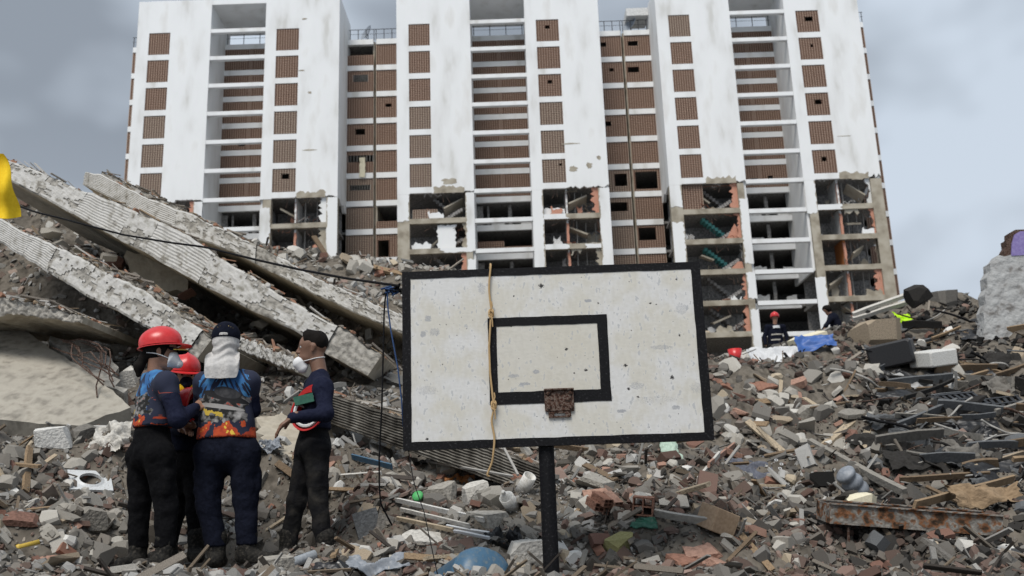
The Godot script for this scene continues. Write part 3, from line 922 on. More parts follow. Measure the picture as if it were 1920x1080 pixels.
	# fallen masonry along the floor edge
	for i in 11:
		var m: Mesh = shapes.block[r.randi_range(0, 9)] if i % 2 == 0 else shapes.shard[r.randi_range(0, 7)]
		var o := part("fallen_masonry", m, [M.red_b, M.grey_c, M.red_a, M.beige][r.randi_range(0, 3)], t)
		var s := r.randf_range(0.35, 0.95)
		o.transform = Transform3D(Basis.from_euler(Vector3(r.randf() * .4, r.randf() * 6, r.randf() * .4)).scaled(Vector3(s, s * .7, s)), Vector3(r.randf_range(a + .4, b - .4), y + s * 0.16, -0.6 - r.randf() * 1.2))

func towers() -> void:
	tower(0, -38.05, "white apartment tower on the left, its foot hidden by the tilted slabs")
	tower(1, -11.07, "middle white apartment tower rising straight behind the backboard")
	tower(2, 15.95, "white apartment tower on the right with the most stripped storeys")
	for q in [[-14.9, 53.75, -95.6, "grey satellite dish on the roof between the left and middle towers"], [14.1, 53.6, -95.6, "grey satellite dish on the roof between the middle and right towers"]]:
		var d := thing("satellite_dish", q[3], "dish", Vector3(q[0], 52.62, q[2]))
		var st := S()
		var pr: Array = []
		for i in 7: pr.append(Vector2(0.95 * i / 6.0, 0.28 * pow(i / 6.0, 2)))
		lathe(st, pr, 20, Transform3D(Basis(Vector3.RIGHT, 1.2).rotated(Vector3.UP, -0.9), Vector3(0, q[1] - 52.62, 0)))
		put("reflector", st, M.dish, d)
		st = S()
		tube(st, [Vector3(0, 0, 0), Vector3(0, q[1] - 52.62, 0)], 0.06, 6)
		put("mast", st, M.dark_metal, d)
	var yc := thing("hanging_cloth", "yellow cloth hanging from a barred window of the left tower's wing", "cloth", Vector3(-15.3, 37.9, -94.7))
	var s2 := S()
	crumple(s2, 0.6, 2.2, 0.08, Transform3D(Basis(Vector3.RIGHT, PI / 2), Vector3(0, -0.2, 0)), 3, 1.2, 12)
	put("fabric", s2, M.foam, yc)
# ---------------------------------------------------------------- fallen slabs
func poly_at(line: Array, t: float) -> Vector2:       # point at share t of a measured line (by column)
	var x: float = lerpf(line[0][0], line[-1][0], t)
	for i in line.size() - 1:
		if x <= line[i + 1][0] or i == line.size() - 2:
			var u: float = (x - line[i][0]) / (line[i + 1][0] - line[i][0])
			return Vector2(x, lerpf(line[i][1], line[i + 1][1], u))
	return Vector2.ZERO

func fallen_slab(label: String, top: Array, bot: Array, z0: float, z1: float, depth: float, faces: Array, sd: int, body := "slab_dust") -> Node3D:
	var N := 150
	var up: Array[Vector3] = []; var dn: Array[Vector3] = []
	var f := FastNoiseLite.new()
	f.seed = sd; f.frequency = 1.3; f.fractal_octaves = 4
	var rag := 0.012 if body == "rib_dark" else 0.04
	for i in N + 1:
		var t := float(i) / N
		var z := lerpf(z0, z1, t)
		var a := poly_at(top, t); var b := poly_at(bot, t)
		up.append(P(a.x, a.y, z) + Vector3(0, f.get_noise_1d(t * 9) * rag, 0))
		dn.append(P(b.x, b.y, z) + Vector3(0, f.get_noise_1d(t * 9 + 50) * rag * 0.6, 0))
	var base := dn[N]
	var o := thing("fallen_floor_slab", label, "slab", base, "tilted slabs of the collapsed floors")
	var back := Vector3(0.02, 0.02, -1).normalized() * depth
	# faces: [from, to, kind]; each is a strip of rows, ribbed or rough
	for s in faces:
		var st := S()
		if s[2] != "rib" and s[2] != "dark": st.set_smooth_group(0)
		var i0 := int(s[0] * N); var i1 := int(s[1] * N)
		var rows := 22 if s[2] == "rib" or s[2] == "dark" else 14
		var proud := 0.0 if s[2] == "rib" or s[2] == "dark" else (-0.008 if s[2] == "plain" else -0.03)
		var at := func(i: int, j: int) -> Vector3:
			var e := 0.0
			if i == i0: e = 0.03 * f.get_noise_1d(j * 3.0 + s[0] * 90)
			var p: Vector3 = up[i].lerp(dn[i], float(j) / rows) + (up[mini(i + 1, N)] - up[maxi(i - 1, 0)]).normalized() * e
			var out := proud
			if s[2] == "rib": out += 0.005 if (j % 2 == 0) else -0.005
			if s[2] == "dark": out += 0.009 if (j % 2 == 0) else -0.009
			var q := p * 9.0
			out += f.get_noise_3dv(q) * (0.005 if s[2] == "rib" or s[2] == "dark" else (0.012 if s[2] == "plain" else 0.05)) - 0.004
			if j == 0 or j == rows: out -= 0.012 + 0.02 * absf(f.get_noise_1d(i * 7.0 + j))
			return p + Vector3(0, 0, out) - base
		for i in range(i0, i1):
			for j in rows:
				var a: Vector3 = at.call(i, j); var b: Vector3 = at.call(i + 1, j); var c: Vector3 = at.call(i + 1, j + 1); var d: Vector3 = at.call(i, j + 1)
				quad(st, a, b, c, d)
		put({"rib": "ribbed_plaster", "plain": "plaster_face", "raw": "broken_concrete", "dark": "ribbed_plaster"}[s[2]], st, {"rib": M.slab_paint if body != "rib_dark" else M.rib_dark, "plain": M.slab_raw, "raw": M.slab_raw, "dark": M.rib_dark}[s[2]], o)
		# flakes of plaster still sticking to the bare concrete
		if s[2] == "plain":
			var pf := S()
			for i in range(i0, i1):
				for j in rows:
					if f.get_noise_2d(i * 0.055 + sd * 3.0, j * 0.09) + 0.5 * f.get_noise_2d(i * 0.24, j * 0.30 + sd) < -0.13: continue
					var v: Array[Vector3] = [at.call(i, j), at.call(i + 1, j), at.call(i + 1, j + 1), at.call(i, j + 1)]
					var e := Vector3(0, 0, 0.011)
					quad(pf, v[0] + e, v[1] + e, v[2] + e, v[3] + e)
					for k in 4: quad(pf, v[k], v[(k + 1) % 4], v[(k + 1) % 4] + e, v[k] + e)
			put("plaster_flakes", pf, M.slab_paint, o)
	var st := S()
	var lip := Vector3(0, 0, -0.02)
	for i in N:
		quad(st, up[i] + lip - base, up[i] + back - base, up[i + 1] + back - base, up[i + 1] + lip - base)
		quad(st, up[i] + back - base, dn[i] + back - base, dn[i + 1] + back - base, up[i + 1] + back - base)
	quad(st, up[N] + lip - base, up[N] + back - base, dn[N] + back - base, dn[N] + lip - base)
	quad(st, up[0] + lip - base, dn[0] + lip - base, dn[0] + back - base, up[0] + back - base)
	put("slab_core", st, M.slab_dust if body == "rib_dark" else M[body], o)
	st = S()
	for i in N: quad(st, dn[i] + lip - base, dn[i + 1] + lip - base, dn[i + 1] + back - base, dn[i] + back - base)
	put("slab_underside", st, M.slab_dust, o)
	# loose crumbs along its upper edge
	slab_tops.append([up, back, sd])
	return o
var slab_tops: Array = []

func crumbs() -> void:
	var r := RandomNumberGenerator.new()
	r.seed = 31
	var sets := {}
	for s in slab_tops:
		for i in 200:
			var k: float = r.randf() * (s[0].size() - 2)
			var p: Vector3 = s[0][int(k)].lerp(s[0][int(k) + 1], k - int(k)) + s[1].normalized() * (0.05 + pow(r.randf(), 2.0) * 0.9)
			var kind: String = ["block", "shard", "shard", "brick", "stick"][r.randi_range(0, 4)]
			var id := kind + str(r.randi_range(0, 3))
			if not sets.has(id): sets[id] = []
			var sz := r.randf_range(.03, .11) * (3.5 if kind == "stick" else 1.0)
			var c: Array = [[.33, .30, .26], [.24, .21, .18], [.34, .19, .13], [.50, .48, .45], [.17, .15, .13], [.30, .23, .16]][r.randi_range(0, 5)]
			var dir: Vector3 = (s[0][-1] - s[0][0]).normalized()
			var b := Basis(dir, Vector3.BACK.cross(dir).normalized(), Vector3.BACK) * Basis.from_euler(Vector3(r.randfn() * .3, r.randf() * TAU if kind != "stick" else r.randfn() * .4, r.randfn() * .2))
			sets[id].append([Transform3D(b.scaled(Vector3.ONE * sz), p + Vector3(0, sz * 0.12, 0)), Color(c[0], c[1], c[2])])
	var root := Node3D.new()
	root.name = "slab_crumbs"
	add_child(root)
	tag(root, "loose crumbs and splinters strewn along the tops of the tilted slabs", "rubble", "", "stuff")
	for id in sets:
		var mm := MultiMesh.new()
		mm.transform_format = MultiMesh.TRANSFORM_3D
		mm.use_colors = true
		mm.mesh = shapes[id.left(id.length() - 1)][int(id.right(1))]
		mm.instance_count = sets[id].size()
		for i in sets[id].size():
			mm.set_instance_transform(i, sets[id][i][0])
			mm.set_instance_color(i, sets[id][i][1])
		var o := MultiMeshInstance3D.new()
		o.name = "crumbs"
		o.multimesh = mm
		o.material_override = M.stone
		o.set_meta("kind", "stuff")
		root.add_child(o, true)

func plate(called: String, label: String, category: String, pts: Array, thick: float, m: Material, seed_ := 1, rough := 0.03) -> Node3D:   # a flat broken plate through measured corners, thickness downwards
	var v: Array[Vector3] = []
	for p in pts: v.append(P(p[0], p[1], p[2]))
	var c := Vector3.ZERO
	for p in v: c += p / v.size()
	var n := Vector3.ZERO
	for i in v.size(): n += (v[i] - c).cross(v[(i + 1) % v.size()] - c)
	n = n.normalized()
	if n.y < 0: n = -n
	var u := n.cross(Vector3(0, 0, 1)).normalized()
	var w := u.cross(n)
	var poly := PackedVector2Array()
	var r := RandomNumberGenerator.new()
	r.seed = seed_
	for i in v.size():
		var a := v[i] - c; var b := v[(i + 1) % v.size()] - c
		var k := maxi(2, int(a.distance_to(b) / 0.12))
		for j in k:
			var q := a.lerp(b, float(j) / k)
			poly.append(Vector2(q.dot(u), q.dot(w)) + (Vector2(r.randfn(), r.randfn()) * rough if j > 0 else Vector2.ZERO))
	var st := S()
	prism(st, poly, -thick, 0, Transform3D(Basis(u, w, n), Vector3.ZERO))
	var o := put(called, st, m, self, c)
	tag(o, label, category)
	return o

func slabs() -> void:
	fallen_slab("long tilted floor slab with ribbed plaster, middle of the three, ending behind the man's head",
		[[-120, 235], [6, 296], [153, 355], [310, 418], [444, 500], [546, 565], [668, 630], [716, 668]], [[-150, 262], [24, 341], [102, 382], [196, 435], [285, 480], [391, 541], [562, 626], [611, 663], [689, 703]],
		12.6, 11.2, 5.0, [[0, .34, "plain"], [.34, .44, "rib"], [.44, .5, "plain"], [.5, .62, "rib"], [.62, .9, "plain"], [.9, 1, "raw"]], 3)
	fallen_slab("highest tilted floor slab, ribbed at its upper end, running down behind the backboard",
		[[160, 322], [190, 327], [285, 374], [359, 402], [432, 435], [489, 463], [591, 520], [693, 565], [800, 612]], [[155, 346], [245, 390], [293, 419], [355, 443], [432, 471], [489, 500], [570, 541], [636, 573], [800, 645]],
		14.2, 13.0, 5.0, [[0, .27, "rib"], [.27, .5, "plain"], [.5, .56, "raw"], [.56, 1, "plain"]], 5)
	fallen_slab("lowest of the three tilted floor slabs, ending behind the red hard hat",
		[[-140, 345], [0, 410], [81, 451], [175, 496], [261, 541], [326, 581], [397, 634]], [[-160, 370], [0, 455], [106, 520], [175, 561], [285, 618], [367, 673]],
		11.3, 10.3, 5.0, [[0, .38, "rib"], [.38, .46, "rib"], [.46, .97, "plain"], [.97, 1, "raw"]], 8)
	fallen_slab("thin concrete strip lying along the top of the highest tilted slab",
		[[190, 320], [260, 352], [345, 392], [440, 440], [520, 480]], [[188, 334], [260, 368], [345, 405], [440, 452], [520, 492]],
		14.6, 13.9, 1.2, [[0, 1, "raw"]], 12)
	fallen_slab("ribbed blackened concrete beam lying low behind the backboard's bottom edge",
		[[560, 722], [620, 738], [760, 783], [900, 830], [1030, 880]], [[560, 775], [620, 793], [760, 843], [900, 893], [1030, 938]],
		8.7, 7.6, 0.6, [[0, 1, "dark"]], 15, "rib_dark")
	fallen_slab("narrow pale concrete beam behind the neck of the person in the cap",
		[[440, 628], [500, 651], [560, 675]], [[440, 652], [500, 676], [560, 699]], 10.6, 10.0, 0.6, [[0, 1, "plain"]], 18)
	fallen_slab("beige slab edge lying on the lowest tilted slab",
		[[150, 474], [260, 530], [330, 571], [400, 616]], [[150, 490], [260, 546], [330, 588], [400, 634]], 10.9, 10.5, 3.0, [[0, 1, "raw"]], 21)
	fallen_slab("short beige ledge with rubble on top at the left edge",
		[[-120, 545], [0, 556], [80, 571], [156, 592]], [[-120, 590], [0, 594], [20, 588], [80, 596], [152, 606]], 10.2, 9.9, 1.6, [[0, 1, "raw"]], 23)
	plate("sloping_concrete_plate", "large bare concrete plate sloping down at the left edge above a black pan", "slab", [[-160, 600, 11.2], [30, 604, 11.2], [100, 655, 10.6], [170, 700, 10.2], [245, 764, 9.5], [150, 800, 9.1], [-160, 770, 9.1]], 0.28, M.slab_grey, 4, 0.012)
	plate("broken_concrete_plate", "rough broken concrete edge beside the tangle of bent rebar", "slab", [[95, 628, 11.0], [200, 668, 10.7], [232, 735, 9.9], [160, 705, 10.2]], 0.35, M.slab_raw, 7, 0.03)
	plate("dusty_path_plate", "dusty beige concrete plate between the cap wearer and the man", "slab", [[470, 740, 9.9], [560, 742, 10.1], [640, 830, 8.6], [640, 872, 8.0], [500, 850, 8.2]], 0.2, M.slab_dust, 9, 0.03)
	plate("buried_wall_plate", "grey wall plate fallen in the dark gap between the slabs", "slab", [[238, 470, 12.9], [350, 488, 12.9], [352, 552, 12.7], [230, 520, 12.7]], 0.15, M.slab_dust, 10, 0.04)
	# rebar
	var r := RandomNumberGenerator.new()
	r.seed = 9
	for i in 9:
		var st := S()
		var pts: Array = []
		var a := P(110 + r.randf() * 60, 640 + r.randf() * 20, 10.5)
		var b := P(200 + r.randf() * 34, 690 + r.randf() * 60, 9.8)
		for j in 9:
			var t := j / 8.0
			pts.append(a.lerp(b, t) + Vector3(sin(t * 5 + i) * .1, sin(t * PI) * (.02 + .10 * r.randf()), .06 * i * 0.5))
		for j in pts.size(): pts[j] -= a
		tube(st, pts, 0.008, 5)
		tag(put("rebar", st, M.rust, self, a), "bent rusty rebar in the tangle at the left slab's broken edge", "rebar", "bent rebar tangle")

# ---------------------------------------------------------------- basketball board
func board_texture() -> ImageTexture:
	var w := 905; var h := 538
	var im := Image.create(w, h, false, Image.FORMAT_RGB8)
	var n := FastNoiseLite.new(); n.seed = 4; n.frequency = 0.006; n.fractal_octaves = 4
	var n2 := FastNoiseLite.new(); n2.seed = 14; n2.frequency = 0.05; n2.fractal_octaves = 4
	var warm := Color(0.775, 0.765, 0.73); var cool := Color(0.80, 0.80, 0.795)
	for y in h:
		for x in w:
			var a := n.get_noise_2d(x, y) ; var b := n2.get_noise_2d(x, y * 0.5)
			var c := warm.lerp(cool, clampf(0.5 + a * 1.6 + b * 0.3, 0, 1))
			if x > 262 and x < 600 and y > 170 and y < 390: c = c.lerp(Color(.755, .74, .695), 0.7)
			if b > 0.43: c = c.lerp(Color(.64, .65, .66), 0.7)
			im.set_pixel(x, y, c * (1.0 + b * 0.035))
	var r := RandomNumberGenerator.new(); r.seed = 6
	for s in [[62, 195, 10, 12], [97, 190, 18, 16], [77, 148, 12, 12], [840, 145, 24, 20], [690, 372, 26, 14], [745, 415, 90, 14], [870, 385, 30, 20], [770, 260, 40, 8], [800, 440, 18, 8], [330, 330, 22, 7], [360, 355, 20, 6], [395, 320, 14, 8], [640, 445, 16, 6], [560, 110, 14, 6], [75, 520, 8, 9], [240, 60, 14, 22], [70, 365, 40, 16]]:
		for k in 1400:
			var q := Vector2(r.randf_range(-1, 1), r.randf_range(-1, 1))
			var px := int(s[0] + q.x * s[2]); var py := int(s[1] + q.y * s[3])
			if px < 0 or py < 0 or px >= w or py >= h or q.length() > 0.75 + 0.4 * n2.get_noise_2d(px * 2, py * 2): continue
			im.set_pixel(px, py, Color(.58, .59, .61).lerp(im.get_pixel(px, py), 0.55))
	var chips := [[421, 58, 9], [487, 255, 6], [542, 320, 5], [795, 350, 7], [660, 310, 6], [586, 320, 4], [746, 124, 4], [665, 380, 5], [590, 118, 3], [826, 225, 4], [690, 405, 4], [765, 128, 3], [507, 328, 3], [70, 507, 5], [336, 87, 3], [830, 52, 3]]
	for i in 90: chips.append([r.randf_range(20, w - 20), r.randf_range(15, h - 15), r.randf_range(0.8, 1.9)])
	for s in chips:
		for y in range(int(s[1] - s[2] - 2), int(s[1] + s[2] + 2)):
			for x in range(int(s[0] - s[2] - 2), int(s[0] + s[2] + 2)):
				if x < 0 or y < 0 or x >= w or y >= h: continue
				if Vector2(x - s[0], (y - s[1]) * 1.2).length() < s[2] * (0.8 + 0.9 * n2.get_noise_2d(x * 4, y * 4)): im.set_pixel(x, y, Color(.16, .15, .15))
	return ImageTexture.create_from_image(im)

func wobble(a: Vector2, b: Vector2, amp: float, f: FastNoiseLite, o: float) -> PackedVector2Array:
	var p := PackedVector2Array()
	var n := int(a.distance_to(b) / 0.02) + 1
	var d := (b - a).orthogonal().normalized()
	for i in n: p.append(a.lerp(b, float(i) / n) + d * f.get_noise_1d(i * 2.0 + o) * amp * (0.0 if i == 0 else 1.0))
	return p

func stripe(st: SurfaceTool, o0: Vector2, o1: Vector2, i0: Vector2, i1: Vector2, f: FastNoiseLite, sd: float, amp_out: float) -> void:
	# painted band between an outer and an inner rectangle, brushed by hand; four strokes
	var oc := [o0, Vector2(o1.x, o0.y), o1, Vector2(o0.x, o1.y)]
	var ic := [i0, Vector2(i1.x, i0.y), i1, Vector2(i0.x, i1.y)]
	for k in 4:
		var p := wobble(oc[k], oc[(k + 1) % 4], amp_out, f, sd + k * 50)
		p.append(oc[(k + 1) % 4])
		var q := wobble(ic[(k + 1) % 4], ic[k], 0.0035, f, sd + 700 + k * 50)
		p.append_array(q)
		p.append(ic[k])
		prism(st, p, 0.0005, 0.0035)

func backboard() -> void:
	var w := 1.81; var h := 1.076
	var ctr := Vector3(0.24, 1.016, -5.63)
	var t := thing("basketball_stand", "weathered white basketball backboard with black border on a black pole", "backboard", Vector3(0.168, -0.9, -5.70))
	var off := ctr - t.position
	var m := StandardMaterial3D.new()
	m.albedo_texture = board_texture()
	m.roughness = 0.62
	m.normal_enabled = true
	m.normal_texture = bump("fine")
	m.normal_scale = 0.05
	var st := SurfaceTool.new()
	st.begin(Mesh.PRIMITIVE_TRIANGLES)
	for v in [[-1, -1], [-1, 1], [1, 1], [-1, -1], [1, 1], [1, -1]]:
		st.set_normal(Vector3(0, 0, 1))
		st.set_tangent(Plane(1, 0, 0, 1))
		st.set_uv(Vector2(v[0] * 0.5 + 0.5, 0.5 - v[1] * 0.5))
		st.add_vertex(Vector3(v[0] * w / 2, v[1] * h / 2, 0))
	part("board_face", st.commit(), m, t, off)
	st = S()
	cbox(st, Vector3(0, 0, -0.022), Vector3(w - 0.001, h - 0.001, 0.042), 0.004)
	put("board_panel", st, M.black_paint, t, off)
	var f := FastNoiseLite.new(); f.seed = 2; f.frequency = 0.05; f.fractal_octaves = 3
	st = S()
	stripe(st, Vector2(-w / 2, -h / 2), Vector2(w / 2, h / 2), Vector2(-w / 2 + .050, -h / 2 + .047), Vector2(w / 2 - .056, h / 2 - .046), f, 0, 0.0)
	put("border_stripe", st, M.black_paint, t, off)
	st = S()
	stripe(st, Vector2(-0.393, -0.29), Vector2(0.322, 0.231), Vector2(-0.342, -0.218), Vector2(0.262, 0.178), f, 300, 0.003)
	put("target_square", st, M.black_paint, t, off)
	# mounting plate of the missing ring
	st = S()
	cbox(st, Vector3(0.014, -0.276, 0.010), Vector3(0.172, 0.132, 0.016), 0.004)
	cbox(st, Vector3(0.014, -0.215, 0.019), Vector3(0.176, 0.012, 0.03), 0.003)
	bx(st, -0.052, -0.020, -0.378, -0.343, 0.002, 0.014)
	bx(st, 0.046, 0.078, -0.378, -0.343, 0.002, 0.014)
	bx(st, -0.020, 0.046, -0.378, -0.368, 0.002, 0.014)
	bx(st, -0.020, 0.046, -0.352, -0.343, 0.002, 0.014)
	var mp := put("mounting_plate", st, M.rust, t, off)
	for q in [[-0.05, -0.235], [0.08, -0.235], [-0.05, -0.32], [0.08, -0.32]]:
		st = S()
		lathe(st, [Vector2(0.011, 0), Vector2(0.011, 0.008), Vector2(0.0, 0.01)], 6, Transform3D(Basis(Vector3.RIGHT, PI / 2), Vector3(q[0], q[1], 0.018)))
		put("bolt", st, M.rust, mp)
	st = S()
	st.set_smooth_group(0)
	lathe(st, [Vector2(0.046, -0.7), Vector2(0.046, 1.9)], 28)
	put("pole", st, M.black_paint, t)
	st = S()
	bx(st, -0.5, 0.5, 1.55, 1.62, -0.028, 0.024)
	bx(st, -0.5, 0.5, 2.2, 2.27, -0.028, 0.024)
	put("rear_brace", st, M.black_paint, t)
	# twine over the board
	var z := -5.63
	var rp := thing("twine", "yellow twine hung over the backboard with two knots and a loose end", "rope", P(919, 497, 5.62))
	st = S()
	st.set_smooth_group(0)
	var line: Array = []
	for q in [[919, 508, 5.68], [919, 497, 5.665], [920, 500, 5.615], [917, 540, 5.612], [921, 580, 5.61], [920, 600, 5.605], [917, 650, 5.61], [919, 700, 5.61], [924, 745, 5.607], [926, 765, 5.603], [922, 790, 5.61], [927, 820, 5.61], [925, 850, 5.61], [922, 868, 5.62], [914, 889, 5.625], [917, 893, 5.63]]: line.append(P(q[0], q[1], q[2]) - rp.position)
	var cv := Curve3D.new()
	for i in line.size():
		var d: Vector3 = (line[mini(i + 1, line.size() - 1)] - line[maxi(i - 1, 0)]) / 6.0
		cv.add_point(line[i], -d, d)
	var cl: Array = []
	for q in cv.tessellate(4, 3): cl.append(q)
	tube(st, cl, 0.0062, 7)
	put("strand", st, M.rope, rp)
	for q in [[921, 590], [926, 762]]:
		st = S()
		var c := P(q[0], q[1], 5.602) - rp.position
		for k in 2:
			var ring: Array = []
			for i in 15: ring.append(c + Vector3(cos(i * TAU / 14) * .013, sin(i * TAU / 14) * .022 + k * .012, .006 * sin(i * TAU / 7 + k)))
			tube(st, ring, 0.0058, 6)
		tube(st, [c + Vector3(0, .02, .004), c + Vector3(.008, .055, .006), c + Vector3(.004, .08, .004)], 0.004, 5)
		tube(st, [c + Vector3(0, -.01, .004), c + Vector3(.006, -.04, .006), c + Vector3(.007, -.075, .003)], 0.004, 5)
		put("knot", st, M.rope, rp)

func smooth(pts: Array, rel: Vector3) -> Array:
	var cv := Curve3D.new()
	for i in pts.size():
		var d: Vector3 = (pts[mini(i + 1, pts.size() - 1)] - pts[maxi(i - 1, 0)]) / 6.0
		cv.add_point(pts[i] - rel, -d, d)
	var cl: Array = []
	for q in cv.tessellate(4, 3): cl.append(q)
	return cl

func strand(called: String, label: String, category: String, px: Array, r: float, m: Material) -> void:
	var pts: Array = []
	for q in px: pts.append(P(q[0], q[1], q[2]))
	var st := S()
	st.set_smooth_group(0)
	tube(st, smooth(pts, pts[0]), r, 6)
	tag(put(called, st, m, self, pts[0]), label, category)

func lines_and_flag() -> void:
	strand("black_cable", "black cable sagging across the tilted slabs to the backboard's left edge", "cable", [[-80, 330, 8.4], [40, 388, 8.0], [110, 408, 7.8], [230, 440, 7.4], [320, 455, 7.1], [392, 465, 6.9], [480, 487, 6.6], [560, 505, 6.3], [650, 522, 6.0], [748, 536, 5.66]], 0.009, M.rubber)
	strand("beaded_rope", "black beaded cord hanging between the man and the backboard", "cord", [[748, 538, 5.7], [724, 552, 5.7], [719, 640, 5.72], [716, 760, 5.75], [711, 860, 5.8], [713, 935, 5.85], [722, 960, 5.9], [735, 985, 5.95]], 0.0055, M.rubber)
	strand("blue_rope", "blue cord hanging close to the backboard's left edge", "cord", [[750, 536, 5.69], [727, 550, 5.69], [733, 620, 5.7], [746, 690, 5.7], [753, 750, 5.7], [756, 800, 5.7]], 0.005, M.blue_cord)
	strand("thin_wire", "thin dark wire hanging below the backboard's lower left corner", "wire", [[765, 840, 5.68], [775, 900, 5.6], [795, 960, 5.5], [810, 1030, 5.4], [822, 1085, 5.3]], 0.003, M.rubber)
	# knot of cord at the board edge
	var t := thing("cord_bundle", "blue and black knot of cord tied at the backboard's upper left", "cord", P(738, 545, 5.69))
	var r := RandomNumberGenerator.new(); r.seed = 3
	for k in 5:
		var st := S()
		st.set_smooth_group(0)
		var pts: Array = []
		for i in 9: pts.append(Vector3(r.randfn() * .028, r.randfn() * .016, r.randfn() * .012))
		tube(st, smooth(pts, Vector3.ZERO), 0.005, 5)
		put("loop", st, M.blue_cord if k % 2 == 0 else M.rubber, t)
	# flag at the left edge
	var fl := thing("yellow_flag", "yellow cloth flag at the left edge of the view", "flag", P(-60, 250, 5.2))
	var g := S()
	g.set_smooth_group(0)
	var N := 24
	var grid: Array = []
	for i in N + 1:
		var row: Array[Vector3] = []
		for j in N + 1:
			var u := float(i) / N; var v := float(j) / N
			var edge := lerpf(6.0, 38.0, pow(v, 0.75)) + 3.0 * sin(v * 9.0)
			var p := P(lerpf(-90, edge, u), lerpf(288, 404 - 6.0 * sin(u * 6.0), v), 5.2 + 0.05 * sin(u * 11.0 + v * 3.0) + 0.02 * sin(v * 9.0))
			row.append(p - fl.position)
		grid.append(row)
	for i in N:
		for j in N:
			quad(g, grid[i][j], grid[i + 1][j], grid[i + 1][j + 1], grid[i][j + 1])
			var e := Vector3(0, 0, -0.004)
			quad(g, grid[i][j] + e, grid[i][j + 1] + e, grid[i + 1][j + 1] + e, grid[i + 1][j] + e)
	put("cloth", g, M.yellow_flag, fl)
	g = S()
	tube(g, [P(-92, 230, 5.2) - fl.position, P(-86, 700, 5.2) - fl.position, Vector3(P(-86, 700, 5.2).x, T(P(-86, 700, 5.2).x, 5.2) - 0.2, -5.2) - fl.position], 0.014, 8)
	put("flag_pole", g, M.pipe_grey, fl)
